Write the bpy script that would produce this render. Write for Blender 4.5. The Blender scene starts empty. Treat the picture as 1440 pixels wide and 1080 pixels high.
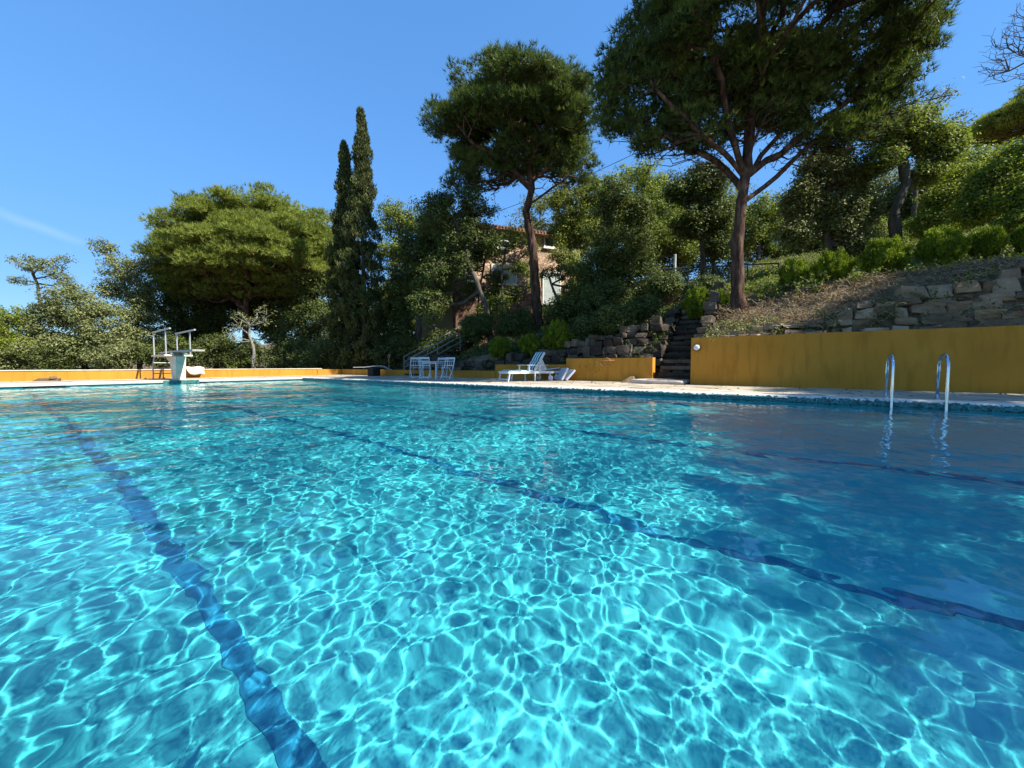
import bpy, math, random
import numpy as np
from mathutils import Vector, Matrix

random.seed(7); R = np.random.default_rng(11)
S = bpy.context.scene; C = S.collection
rad = math.radians

# ------------------------------------------------------------------ camera, sky, sun, exposure
F = 541.0; CAMZ = 0.68; HOR = 514.0                 # focal length in photo pixels, eye height above the water
ANG = 0.935
N = (math.cos(ANG), math.sin(ANG))
RT = (N[0], -N[1]); FW = (N[1], N[0])               # camera right and forward in plan
cd = bpy.data.cameras.new('camera'); cam = bpy.data.objects.new('camera', cd); C.objects.link(cam)
cd.sensor_width = 36; cd.lens = 36*F/1440; cd.clip_end = 3000; cd.clip_start = .05
cam.location = (0, 0, CAMZ)
pitch = math.atan((540-HOR)/F)
cam.rotation_euler = (math.pi/2-pitch, 0, math.atan2(FW[1], FW[0])-math.pi/2)
S.camera = cam

SUN_EL = rad(45); SUN_AZ = (0.19, -0.982)           # towards the sun, in plan
W = bpy.data.worlds.new('World'); S.world = W; W.use_nodes = True
nt = W.node_tree; bg = nt.nodes['Background']
sky = nt.nodes.new('ShaderNodeTexSky'); sky.sky_type = 'NISHITA'; sky.sun_disc = False
sky.sun_elevation = SUN_EL; sky.sun_rotation = math.atan2(SUN_AZ[0], SUN_AZ[1])
sky.air_density = .6; sky.dust_density = 0.0; sky.ozone_density = 1.0; sky.altitude = 100
hsv = nt.nodes.new('ShaderNodeHueSaturation'); hsv.inputs['Saturation'].default_value = 1.2
nt.links.new(sky.outputs[0], hsv.inputs['Color']); 
def mth(op, a, b=None):
    n = nt.nodes.new('ShaderNodeMath'); n.operation = op
    for i, v in enumerate((a, b)):
        if v is None: continue
        if isinstance(v, (int, float)): n.inputs[i].default_value = v
        else: nt.links.new(v, n.inputs[i])
    return n.outputs[0]
sep = nt.nodes.new('ShaderNodeSeparateColor'); nt.links.new(hsv.outputs[0], sep.inputs[0])
B_ = mth('MAXIMUM', sep.outputs[2], .001)          # soft shoulder so the horizon keeps its blue
fac = mth('DIVIDE', mth('MULTIPLY', mth('SUBTRACT', 1.0, mth('EXPONENT', mth('MULTIPLY', B_, -1/1.43))), 4.25), B_)
vm = nt.nodes.new('ShaderNodeVectorMath'); vm.operation = 'SCALE'; nt.links.new(hsv.outputs[0], vm.inputs[0]); nt.links.new(fac, vm.inputs['Scale'])
# faint old contrail low in the sky on the left
def skydir(px, py):
    x = (px-720)/F; y = (540-py)/F; c, q = math.cos(math.atan((540-HOR)/F)), math.sin(math.atan((540-HOR)/F)); f = c+q*y; u = y*c-q
    return Vector((FW[0]*f+RT[0]*x, FW[1]*f+RT[1]*x, u)).normalized()
da, db = skydir(-40, 284), skydir(128, 346); nrm = da.cross(db).normalized(); mid = (da+db).normalized()
tcw = nt.nodes.new('ShaderNodeTexCoord'); nz = nt.nodes.new('ShaderNodeTexNoise'); nz.inputs['Scale'].default_value = 14; nt.links.new(tcw.outputs['Generated'], nz.inputs['Vector'])
def dotn(v):
    n = nt.nodes.new('ShaderNodeVectorMath'); n.operation = 'DOT_PRODUCT'; nt.links.new(tcw.outputs['Generated'], n.inputs[0]); n.inputs[1].default_value = v; return n.outputs['Value']
w_ = mth('SUBTRACT', 1.0, mth('MULTIPLY', mth('ABSOLUTE', mth('ADD', dotn(nrm), mth('MULTIPLY', mth('SUBTRACT', nz.outputs[0], .5), .02))), 1/.011)); w_ = mth('MAXIMUM', w_, 0.0)
e_ = mth('MAXIMUM', mth('MULTIPLY', mth('SUBTRACT', dotn(mid), math.cos(mid.angle(da)*1.15)), 1/(1-math.cos(mid.angle(da)*1.15))), 0.0)
tr_ = mth('MULTIPLY', mth('MULTIPLY', w_, e_), .17)
mxs = nt.nodes.new('ShaderNodeMix'); mxs.data_type = 'RGBA'; nt.links.new(tr_, mxs.inputs[0]); nt.links.new(vm.outputs[0], mxs.inputs[6]); mxs.inputs[7].default_value = (3.2, 3.7, 4.3, 1)
vt = nt.nodes.new('ShaderNodeVectorMath'); vt.operation = 'MULTIPLY'; vt.inputs[1].default_value = (.97, 1.06, 1.02)
nt.links.new(mxs.outputs[2], vt.inputs[0]); nt.links.new(vt.outputs[0], bg.inputs[0]); bg.inputs[1].default_value = 0.125
ld = bpy.data.lights.new('sun', 'SUN'); sun = bpy.data.objects.new('sun', ld); C.objects.link(sun)
ld.energy = 5.0; ld.angle = rad(.5); ld.color = (1.0, .95, .86)
sv = Vector((SUN_AZ[0]*math.cos(SUN_EL), SUN_AZ[1]*math.cos(SUN_EL), math.sin(SUN_EL)))
sun.rotation_euler = sv.to_track_quat('Z', 'Y').to_euler()
ld.cycles.is_caustics_light = True
S.view_settings.view_transform = 'Standard'; S.view_settings.look = 'None'
S.view_settings.exposure = 1.1; S.view_settings.gamma = 1
cy = S.cycles
cy.use_denoising = True; cy.denoiser = 'OPENIMAGEDENOISE'
cy.max_bounces = 8; cy.diffuse_bounces = 2; cy.glossy_bounces = 3; cy.transmission_bounces = 5; cy.transparent_max_bounces = 8
cy.caustics_reflective = False; cy.caustics_refractive = True
cy.sample_clamp_indirect = 6

# ------------------------------------------------------------------ helpers
def plan(px, D):
    t = (px-720)/F
    return (FW[0]+RT[0]*t)*D, (FW[1]+RT[1]*t)*D
def P(px, py, D):
    """point seen at photo pixel px,py at horizontal depth D metres"""
    x, y = plan(px, D)
    return Vector((x, y, CAMZ+(HOR-py)*D/F))
def onx(px, X):
    t = (px-720)/F; D = X/(FW[0]+RT[0]*t); return (FW[1]+RT[1]*t)*D
def mat(name, col, rough=.6, spec=.3, metal=0):
    m = bpy.data.materials.new(name); m.use_nodes = True
    b = m.node_tree.nodes['Principled BSDF']
    b.inputs['Base Color'].default_value = (*col, 1); b.inputs['Roughness'].default_value = rough
    b.inputs['Specular IOR Level'].default_value = spec; b.inputs['Metallic'].default_value = metal
    return m
def nmat(name, stops, scale=5, detail=6, rough=.7, spec=.25, bump=.2, bscale=None, dist=.02, coords='Object', stretch=None, rgh=.6):
    """noise-coloured surface with bump"""
    m = mat(name, stops[0][1], rough, spec); t = m.node_tree; b = t.nodes['Principled BSDF']
    tc = t.nodes.new('ShaderNodeTexCoord'); mp = t.nodes.new('ShaderNodeMapping')
    if stretch: mp.inputs['Scale'].default_value = stretch
    t.links.new(tc.outputs[coords], mp.inputs[0])
    n = t.nodes.new('ShaderNodeTexNoise'); n.inputs['Scale'].default_value = scale; n.inputs['Detail'].default_value = detail
    n.inputs['Roughness'].default_value = rgh
    t.links.new(mp.outputs[0], n.inputs['Vector'])
    r = t.nodes.new('ShaderNodeValToRGB'); e = r.color_ramp.elements
    while len(e) < len(stops): e.new(.5)
    for q, (p, c) in zip(e, stops): q.position = p; q.color = (*c, 1)
    t.links.new(n.outputs[0], r.inputs[0]); t.links.new(r.outputs[0], b.inputs['Base Color'])
    if bump:
        n2 = t.nodes.new('ShaderNodeTexNoise'); n2.inputs['Scale'].default_value = bscale or scale*4; n2.inputs['Detail'].default_value = 5
        t.links.new(mp.outputs[0], n2.inputs['Vector'])
        bp = t.nodes.new('ShaderNodeBump'); bp.inputs['Strength'].default_value = bump; bp.inputs['Distance'].default_value = dist
        t.links.new(n2.outputs[0], bp.inputs['Height']); t.links.new(bp.outputs[0], b.inputs['Normal'])
    return m
def leafmat(name, c1, c2, trans=.3, rough=.6, spec=.22):
    m = mat(name, c1, rough, spec); t = m.node_tree; b = t.nodes['Principled BSDF']; out = t.nodes['Material Output']
    a = t.nodes.new('ShaderNodeAttribute'); a.attribute_name = 'tint'
    mx = t.nodes.new('ShaderNodeMix'); mx.data_type = 'RGBA'
    mx.inputs[6].default_value = (*c1, 1); mx.inputs[7].default_value = (*c2, 1)
    t.links.new(a.outputs['Fac'], mx.inputs[0]); t.links.new(mx.outputs[2], b.inputs['Base Color'])
    tr = t.nodes.new('ShaderNodeBsdfTranslucent')
    br = t.nodes.new('ShaderNodeMix'); br.data_type = 'RGBA'; br.blend_type = 'MULTIPLY'; br.inputs[0].default_value = 1
    br.inputs[7].default_value = (1.3, 1.35, .6, 1); t.links.new(mx.outputs[2], br.inputs[6]); t.links.new(br.outputs[2], tr.inputs[0])
    ms = t.nodes.new('ShaderNodeMixShader'); ms.inputs[0].default_value = trans
    t.links.new(b.outputs[0], ms.inputs[1]); t.links.new(tr.outputs[0], ms.inputs[2]); t.links.new(ms.outputs[0], out.inputs[0])
    return m

def fast_mesh(name, V, Fc, smooth=False, tint=None):
    """V (n,3), Fc (m,k) all faces the same size"""
    me = bpy.data.meshes.new(name); V = np.asarray(V, np.float32); Fc = np.asarray(Fc, np.int32); k = Fc.shape[1]
    me.vertices.add(len(V)); me.vertices.foreach_set('co', V.ravel())
    me.loops.add(Fc.size); me.loops.foreach_set('vertex_index', Fc.ravel())
    me.polygons.add(len(Fc)); me.polygons.foreach_set('loop_start', np.arange(0, Fc.size, k, dtype=np.int32))
    me.polygons.foreach_set('loop_total', np.full(len(Fc), k, np.int32))
    if smooth: me.polygons.foreach_set('use_smooth', np.ones(len(Fc), bool))
    me.update(calc_edges=True)
    if tint is not None:
        a = me.attributes.new('tint', 'FLOAT', 'FACE'); a.data.foreach_set('value', np.asarray(tint, np.float32))
    return me
def link(name, me, m, parent=None):
    o = bpy.data.objects.new(name, me); C.objects.link(o)
    if m is not None: me.materials.append(m)
    if parent is not None: o.parent = parent; o.matrix_parent_inverse = Matrix.Translation(-Vector(parent.location)) if parent.type == 'EMPTY' and False else Matrix()
    return o
def tag(o, label=None, cat=None, group=None, kind=None):
    if label: o['label'] = label
    if cat: o['category'] = cat
    if group: o['group'] = group
    if kind: o['kind'] = kind
    return o
def thing(name, label, cat, loc=(0, 0, 0), rz=0, group=None):
    o = bpy.data.objects.new(name, None); C.objects.link(o); o.location = loc; o.rotation_euler = (0, 0, rz)
    o.empty_display_size = .2
    return tag(o, label, cat, group)
def dup(root, loc, rz, label, group=None):
    r = root.copy(); C.objects.link(r); r.location = loc; r.rotation_euler = (0, 0, rz); r['label'] = label
    if group: r['group'] = group
    for ch in list(root.children):
        c = ch.copy(); C.objects.link(c); c.parent = r
        for g in ch.children:
            d = g.copy(); C.objects.link(d); d.parent = c
    return r

class MB:
    def __init__(s): s.v = []; s.f = []; s.t = []
    def add(s, V, Fc):
        b = len(s.v); s.v += [tuple(p) for p in V]; s.f += [tuple(i+b for i in f) for f in Fc]; return s
    def box(s, a, b, M=None, bev=0):
        x0, y0, z0 = a; x1, y1, z1 = b
        V = [(x0,y0,z0),(x1,y0,z0),(x1,y1,z0),(x0,y1,z0),(x0,y0,z1),(x1,y0,z1),(x1,y1,z1),(x0,y1,z1)]
        if M: V = [M @ Vector(p) for p in V]
        return s.add(V, [(0,3,2,1),(4,5,6,7),(0,1,5,4),(1,2,6,5),(2,3,7,6),(3,0,4,7)])
    def bar(s, p, q, w, h=None, up=(0,0,1)):
        """rectangular bar from p to q"""
        h = h or w; p = Vector(p); q = Vector(q); d = (q-p).normalized(); u = Vector(up)
        if abs(d.dot(u)) > .95: u = Vector((1,0,0))
        a = d.cross(u).normalized()*w/2; b = a.cross(d).normalized()*h/2
        V = [p-a-b, p+a-b, p+a+b, p-a+b, q-a-b, q+a-b, q+a+b, q-a+b]
        return s.add(V, [(0,3,2,1),(4,5,6,7),(0,1,5,4),(1,2,6,5),(2,3,7,6),(3,0,4,7)])
    def tube(s, pts, r, n=8, cap=True):
        pts = [Vector(p) for p in pts]; rs = r if isinstance(r, (list, tuple)) else [r]*len(pts)
        V = []; u = None
        for i, p in enumerate(pts):
            d = (pts[min(i+1, len(pts)-1)]-pts[max(i-1, 0)]).normalized()
            if u is None: u = d.orthogonal().normalized()
            else: u = (u-d*u.dot(d)).normalized()
            w = d.cross(u)
            for k in range(n):
                t = 2*math.pi*k/n; V.append(p+(u*math.cos(t)+w*math.sin(t))*rs[i])
        Fc = [(i*n+k, i*n+(k+1) % n, (i+1)*n+(k+1) % n, (i+1)*n+k) for i in range(len(pts)-1) for k in range(n)]
        if cap: Fc += [tuple(reversed(range(n))), tuple((len(pts)-1)*n+k for k in range(n))]
        return s.add(V, Fc)
    def prism(s, poly, z0, z1, M=None):
        n = len(poly); V = [(x, y, z0) for x, y in poly]+[(x, y, z1) for x, y in poly]
        if M: V = [M @ Vector(p) for p in V]
        return s.add(V, [tuple(reversed(range(n))), tuple(range(n, 2*n))]+[(i, (i+1) % n, n+(i+1) % n, n+i) for i in range(n)])
    def lathe(s, prof, c=(0,0,0), n=20, M=None):
        V = []
        for r, z in prof:
            for k in range(n):
                t = 2*math.pi*k/n; p = Vector((r*math.cos(t), r*math.sin(t), z)); V.append((M @ p if M else p)+Vector(c))
        L = len(prof)
        return s.add(V, [(i*n+k, i*n+(k+1) % n, (i+1)*n+(k+1) % n, (i+1)*n+k) for i in range(L-1) for k in range(n)]
                     + [tuple(reversed(range(n))), tuple((L-1)*n+k for k in range(n))])
    def build(s, name, m, parent=None, smooth=False, bevel=0, seg=2):
        me = bpy.data.meshes.new(name); me.from_pydata(s.v, [], s.f)
        if smooth: me.polygons.foreach_set('use_smooth', [True]*len(me.polygons))
        me.update()
        if s.t: a_ = me.attributes.new('tint', 'FLOAT', 'FACE'); a_.data.foreach_set('value', (s.t+[.5]*len(s.f))[:len(s.f)])
        o = link(name, me, m, parent)
        if bevel:
            b = o.modifiers.new('bevel', 'BEVEL'); b.width = bevel; b.segments = seg; b.limit_method = 'ANGLE'
        return o

def hash_noise(x, y, seed=0):
    """smooth value noise, vectorised"""
    x = np.asarray(x, float); y = np.asarray(y, float)
    xi = np.floor(x); yi = np.floor(y); fx = x-xi; fy = y-yi; fx = fx*fx*(3-2*fx); fy = fy*fy*(3-2*fy)
    h = lambda a, b: np.mod(np.sin(a*127.1+b*311.7+seed*74.7)*43758.5453, 1)
    return (h(xi,yi)*(1-fx)+h(xi+1,yi)*fx)*(1-fy)+(h(xi,yi+1)*(1-fx)+h(xi+1,yi+1)*fx)*fy

# ------------------------------------------------------------------ setting
PX0, PX1, PY0, PY1 = -.55, 8.66, -8.5, 18.6      # pool water rectangle
DZ = .13; DEPTH = 1.2; WALLX = 12.0; LOWX = 12.75; ENDY = 21.9

# pool shell
m_tile = mat('pool_tile', (.035, .40, .47), .5, .3)
t = m_tile.node_tree; b = t.nodes['Principled BSDF']
tc = t.nodes.new('ShaderNodeTexCoord'); br = t.nodes.new('ShaderNodeTexBrick'); mp = t.nodes.new('ShaderNodeMapping')
t.links.new(tc.outputs['Object'], mp.inputs[0]); t.links.new(mp.outputs[0], br.inputs[0])
br.inputs['Color1'].default_value = (.055, .60, .66, 1); br.inputs['Color2'].default_value = (.08, .66, .72, 1)
br.inputs['Mortar'].default_value = (.07, .64, .70, 1); br.inputs['Scale'].default_value = 1
br.inputs['Brick Width'].default_value = .1; br.inputs['Row Height'].default_value = .1; br.inputs['Mortar Size'].default_value = .004; br.offset = 0
nn = t.nodes.new('ShaderNodeTexNoise'); nn.inputs['Scale'].default_value = .45; nn.inputs['Detail'].default_value = 3
t.links.new(tc.outputs['Object'], nn.inputs['Vector'])
mr = t.nodes.new('ShaderNodeMapRange'); mr.inputs[1].default_value = .3; mr.inputs[2].default_value = .7; mr.inputs[3].default_value = .85; mr.inputs[4].default_value = 1.1
t.links.new(nn.outputs[0], mr.inputs[0]); hs = t.nodes.new('ShaderNodeHueSaturation')
t.links.new(mr.outputs[0], hs.inputs['Value']); t.links.new(br.outputs[0], hs.inputs['Color']); t.links.new(hs.outputs[0], b.inputs['Base Color'])
sh = MB(); T = .2
zt = -.01
sh.box((PX0-T, PY0-T, -DEPTH-T), (PX1+T, PY1+T, -DEPTH))
sh.box((PX0-T, PY0-T, -DEPTH), (PX0, PY1+T, zt)); sh.box((PX1, PY0-T, -DEPTH), (PX1+T, PY1+T, zt))
sh.box((PX0, PY0-T, -DEPTH), (PX1, PY0, zt)); sh.box((PX0, PY1, -DEPTH), (PX1, PY1+T, zt))
pool = sh.build('pool_basin', m_tile); tag(pool, kind='structure')
m_line = mat('lane_tile', (.014, .23, .40), .5)
for x in (.61, 2.70, 4.78):
    l = MB(); l.box((x-.05, PY0+1, -DEPTH+.001), (x+.05, PY1-1.2, -DEPTH+.006)); o = l.build('lane_line', m_line); tag(o, kind='structure')
pool.cycles.is_caustics_receiver = True
for o in bpy.data.objects:
    if o.name.startswith('lane_line'): o.cycles.is_caustics_receiver = True

# water sheet with real ripples
def water():
    st = .012
    xs = np.arange(PX0, PX1+st, st); ys = np.concatenate([np.arange(PY0, 12, st), np.arange(12, PY1+.04, .04)])
    xs = np.linspace(PX0-.0, PX1+.0, len(xs)); ys[-1] = PY1
    X, Y = np.meshgrid(xs, ys); Z = np.zeros_like(X)
    rg = np.random.default_rng(5)
    # patches of calm and lively water
    amp = .75+.5*hash_noise(X*.35, Y*.35, 3)
    # domain warp breaks up the regularity
    wx = X+.35*(hash_noise(X*.7, Y*.7, 8)-.5); wy = Y+.35*(hash_noise(X*.7+9, Y*.7+5, 9)-.5)
    bands = [(1.7, 6, .0045), (.75, 9, .0029), (.26, 18, .0012), (.112, 36, .00043), (.072, 42, .00019), (.05, 30, .00004)]
    for lam, n, a in bands:
        for _ in range(n):
            th = rg.uniform(0, 2*math.pi) if lam < .6 else rg.normal(1.9, .9)
            k = 2*math.pi/(lam*rg.uniform(.75, 1.3))
            Z += a*math.sqrt(1.6/n)*np.sin(k*(wx*math.cos(th)+wy*math.sin(th))+rg.uniform(0, 6.28))
    Z *= amp
    ny, nx = X.shape; idx = np.arange(nx*ny).reshape(ny, nx)
    Fc = np.stack([idx[:-1,:-1], idx[:-1,1:], idx[1:,1:], idx[1:,:-1]], -1).reshape(-1, 4)
    me = fast_mesh('water', np.stack([X, Y, Z], -1).reshape(-1, 3), Fc, True)
    m = bpy.data.materials.new('pool_water'); m.use_nodes = True; t = m.node_tree; t.nodes.remove(t.nodes['Principled BSDF'])
    g = t.nodes.new('ShaderNodeBsdfGlass'); g.inputs['IOR'].default_value = 1.333; g.inputs['Roughness'].default_value = 0
    g.inputs['Color'].default_value = (.97, 1, 1, 1)
    t.links.new(g.outputs[0], t.nodes['Material Output'].inputs[0])
    o = link('water', me, m); tag(o, kind='structure'); o.cycles.is_caustics_caster = True
    return o
water()
#@@REST
# pool rim: rounded coping stones with a worn mosaic face
def mosaic():
    m = mat('worn_mosaic', (.02, .1, .1), .5, .4); t = m.node_tree; b = t.nodes['Principled BSDF']
    tc = t.nodes.new('ShaderNodeTexCoord'); vo = t.nodes.new('ShaderNodeTexVoronoi'); vo.inputs['Scale'].default_value = 42; vo.distance = 'CHEBYCHEV'
    vo.inputs['Randomness'].default_value = .35
    t.links.new(tc.outputs['Object'], vo.inputs['Vector'])
    r = t.nodes.new('ShaderNodeValToRGB'); e = r.color_ramp.elements
    e[0].position = 0; e[0].color = (.006, .035, .035, 1); e[1].position = 1; e[1].color = (.05, .22, .21, 1)
    sp = t.nodes.new('ShaderNodeSeparateColor'); t.links.new(vo.outputs['Color'], sp.inputs[0]); t.links.new(sp.outputs[0], r.inputs[0])
    n = t.nodes.new('ShaderNodeTexNoise'); n.inputs['Scale'].default_value = 16; n.inputs['Detail'].default_value = 6
    t.links.new(tc.outputs['Object'], n.inputs['Vector'])
    sx = t.nodes.new('ShaderNodeSeparateXYZ'); t.links.new(tc.outputs['Object'], sx.inputs[0])
    ad = t.nodes.new('ShaderNodeMath'); ad.operation = 'MULTIPLY_ADD'; ad.inputs[1].default_value = 6.5; ad.inputs[2].default_value = -.62
    t.links.new(sx.outputs['Z'], ad.inputs[0])
    a2 = t.nodes.new('ShaderNodeMath'); a2.operation = 'ADD'; t.links.new(ad.outputs[0], a2.inputs[0]); t.links.new(n.outputs[0], a2.inputs[1])
    r2 = t.nodes.new('ShaderNodeValToRGB'); r2.color_ramp.elements[0].position = .54; r2.color_ramp.elements[1].position = .60
    t.links.new(a2.outputs[0], r2.inputs[0])
    mx = t.nodes.new('ShaderNodeMix'); mx.data_type = 'RGBA'; mx.inputs[7].default_value = (.62, .58, .5, 1)
    t.links.new(r2.outputs[0], mx.inputs[0]); t.links.new(r.outputs[0], mx.inputs[6]); t.links.new(mx.outputs[2], b.inputs['Base Color'])
    return m
m_mosaic = mosaic()
m_white_edge = nmat('coping_stone', [(.3, (.50, .46, .39)), (.6, (.66, .62, .54)), (.85, (.74, .71, .63))], 6, bump=.3)
def coping(name, p, q, inward, m, w=.3):
    """rounded rim from p to q; profile across 'inward'"""
    prof = [(.0, -.015), (-.008, .03), (.0, .085), (.02, .112), (.05, DZ-.004), (.1, DZ+.004), (w, DZ+.004), (w, -.015)]
    p = Vector(p); q = Vector(q); o = Vector(inward)*-1; b = MB(); L = (q-p).length; n = max(2, int(L/.12)); V = []
    for i in range(n+1):
        c = p.lerp(q, i/n); j = (random.random()-.5)*.007
        V += [c+o*(a+(j if k < 5 else 0))+Vector((0, 0, z+(j*.4 if 2 < k < 6 else 0))) for k, (a, z) in enumerate(prof)]
    K = len(prof); b.add(V, [(i*K+k, i*K+k+1, (i+1)*K+k+1, (i+1)*K+k) for i in range(n) for k in range(K-1)]+[tuple(range(K)), tuple(n*K+k for k in reversed(range(K)))])
    ob = b.build(name, m); tag(ob, kind='structure')
    return ob
coping('pool_coping', (PX1, PY0, 0), (PX1, PY1, 0), (-1, 0, 0), m_mosaic)
coping('pool_coping', (PX0, PY0, 0), (PX0, PY1, 0), (1, 0, 0), m_mosaic)
coping('pool_coping', (PX0, PY0, 0), (PX1, PY0, 0), (0, 1, 0), m_mosaic)
# far end: raised white rim over an overflow slot with skimmer mouths
f = MB(); f.box((PX0-.3, PY1-.02, .075), (PX1+.3, PY1+.3, DZ+.005)); o = f.build('pool_coping', m_white_edge, bevel=.015); tag(o, kind='structure')
m_slot = mat('overflow_slot', (.008, .05, .07), .4)
f = MB(); f.box((PX0, PY1+.04, -.012), (PX1, PY1+.25, .074)); o = f.build('overflow_channel', mat('channel_tile', (.015, .16, .2), .4)); tag(o, kind='structure')
f = MB()
f.box((PX0, PY1-.008, .052), (PX1, PY1+.041, .073)); o = f.build('overflow_lip', m_white_edge); tag(o, kind='structure')
for px in (62, 296, 440):
    x = plan(px, PY1/(FW[1]+RT[1]*(px-720)/F))[0]
    f = MB(); f.box((x-.42, PY1+.026, -.01), (x+.42, PY1+.032, .05)); ob = f.build('skimmer_mouth', mat('void_shade', (.004, .006, .008), .8)); tag(ob, kind='structure')  # flat near-black plate, the darkness of the opening put into its colour

# paved deck
def deckmat():
    m = nmat('deck_paving', [(.25, (.33, .27, .2)), (.5, (.46, .39, .29)), (.75, (.55, .48, .37))], 1.3, 8, .8, .2, .5, 30, .01)
    t = m.node_tree; b = t.nodes['Principled BSDF']; tc = [n for n in t.nodes if n.type == 'TEX_COORD'][0]
    vo = t.nodes.new('ShaderNodeTexVoronoi'); vo.feature = 'DISTANCE_TO_EDGE'; vo.inputs['Scale'].default_value = 1.25
    t.links.new(tc.outputs['Object'], vo.inputs['Vector'])
    r = t.nodes.new('ShaderNodeValToRGB'); r.color_ramp.elements[0].position = .01; r.color_ramp.elements[0].color = (.3, .26, .2, 1); r.color_ramp.elements[1].position = .03
    t.links.new(vo.outputs['Distance'], r.inputs[0])
    vc = t.nodes.new('ShaderNodeTexVoronoi'); vc.inputs['Scale'].default_value = 1.25; t.links.new(tc.outputs['Object'], vc.inputs['Vector'])
    sp = t.nodes.new('ShaderNodeSeparateColor'); t.links.new(vc.outputs['Color'], sp.inputs[0])
    mr = t.nodes.new('ShaderNodeMapRange'); mr.inputs[3].default_value = .7; mr.inputs[4].default_value = 1.15; t.links.new(sp.outputs[0], mr.inputs[0])
    src = b.inputs['Base Color'].links[0].from_socket
    m1 = t.nodes.new('ShaderNodeMix'); m1.data_type = 'RGBA'; m1.blend_type = 'MULTIPLY'; m1.inputs[0].default_value = 1
    t.links.new(src, m1.inputs[6]); t.links.new(r.outputs[0], m1.inputs[7])
    m2 = t.nodes.new('ShaderNodeHueSaturation'); t.links.new(m1.outputs[2], m2.inputs['Color']); t.links.new(mr.outputs[0], m2.inputs['Value'])
    t.links.new(m2.outputs[0], b.inputs['Base Color']); return m
m_deck = deckmat()
d = MB()
d.box((PX1+.302, PY0-6, -.3), (WALLX+1.2, ENDY+.6, DZ)); d.box((PX0-9, PY1+.302, -.3), (PX1+.301, ENDY+.6, DZ))
d.box((PX0-9, PY0-6, -.3), (PX0-.302, PY1+.301, DZ)); d.box((PX0-.301, PY0-6, -.3), (PX1+.301, PY0-.302, DZ))
tag(d.build('pool_deck', m_deck), kind='structure')

# terrain
def htop(y):      # crest of the dry stone wall on the right
    return np.interp(y, [-14, -8, -4, -1.9, -.6, .4, 2.4], [3.6, 3.2, 2.75, 2.25, 1.93, 1.66, 1.5])
def ground_z(x, y):
    x = np.asarray(x, float); y = np.asarray(y, float); u = x-WALLX
    top = htop(y)
    zr = np.where(u < .12, 0.0, np.where(u < .85, 1.4, np.minimum(top-.12+(u-.85)*.52, 40)))
    zr = np.where(u > .85, np.where(top-.12+(u-.85)*.52 > 3.05, np.maximum(3.05, top-.12)+np.maximum(u-3.4, 0)*.27, top-.12+(u-.85)*.52), zr)
    zm = np.interp(u, [.9, .95, 1.6, 1.8, 7, 18, 60, 200], [0, .55, .7, 1.25, 3.2, 4.6, 14, 30])
    zl = np.interp(u, [-40, 1.5, 4, 10, 25, 60, 200], [.0, .02, .5, 1.3, 3.5, 10, 24])
    s1 = np.clip((y-2.2)/3.2, 0, 1); s1 = s1*s1*(3-2*s1); s2 = np.clip((y-10.5)/9, 0, 1); s2 = s2*s2*(3-2*s2)
    z = zr*(1-s1)+zm*s1; z = z*(1-s2)+zl*s2
    inst = (y > 2.15) & (y < 4.05) & (u > -1) & (u < 5.2); z = np.where(inst, np.minimum(z, DZ+(u-.85)*.70-.35), z)
    z = z+(hash_noise(x*.8, y*.8, 1)-.5)*.16*np.clip(u-1.2, 0, 1)
    return z-.05
def gz(x, y): return float(ground_z(x, y))
m_ground = nmat('dry_earth', [(.3, (.07, .05, .03)), (.5, (.16, .115, .07)), (.7, (.27, .2, .12))], .9, 10, .95, .1, .8, 14, .05, rgh=.7)
gx = np.unique(np.concatenate([np.arange(-140, -12, 8), np.arange(-12, 11.9, 2), np.arange(11.4, 36, .3), np.arange(36, 60, 2), np.arange(60, 300, 10)]))
gy = np.unique(np.concatenate([np.arange(-160, -20, 8), np.arange(-20, 36, .3), np.arange(36, 80, 3), np.arange(80, 300, 12)]))
X, Y = np.meshgrid(gx, gy); Z = ground_z(X, Y)
ny, nx = X.shape; idx = np.arange(nx*ny).reshape(ny, nx)
Fc = np.stack([idx[:-1,:-1], idx[:-1,1:], idx[1:,1:], idx[1:,:-1]], -1).reshape(-1, 4)
cx = (X[:-1,:-1]+X[1:,1:])/2; cy_ = (Y[:-1,:-1]+Y[1:,1:])/2
keep = ~((cx > -10) & (cx < WALLX+.1) & (cy_ > -14) & (cy_ < ENDY+.4)).ravel()
tag(link('ground', fast_mesh('ground', np.stack([X, Y, Z], -1).reshape(-1, 3), Fc[keep], True), m_ground), kind='structure')

# far wooded ridge
m_ridge = nmat('far_woods', [(.35, (.03, .045, .02)), (.5, (.07, .09, .04)), (.7, (.14, .15, .09))], .12, 10, .95, .05, 1, .6, 1.2, rgh=.75)
aa = np.linspace(-1.9, 1.3, 90); rr = np.linspace(110, 240, 16); V = []
for r_ in rr:
    for a in aa:
        k = (r_-110)/130; x = r_*(FW[0]*math.cos(a)+RT[0]*math.sin(a)); y = r_*(FW[1]*math.cos(a)+RT[1]*math.sin(a))
        base = np.interp(a, [-1.9, -.9, -.3, .3, .9, 1.3], [11, 9, 16, 26, 60, 75])
        V.append((x, y, -1+base*math.sin(k*math.pi/2)*(.8+.4*float(hash_noise(a*7, r_*.01, 4)))+2*float(hash_noise(a*60, r_*.12, 4))))
idx = np.arange(len(V)).reshape(len(rr), len(aa)); Fc = np.stack([idx[:-1,:-1], idx[:-1,1:], idx[1:,1:], idx[1:,:-1]], -1).reshape(-1, 4)
tag(link('hills', fast_mesh('hills', V, Fc, True), m_ridge), kind='structure')

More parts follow.
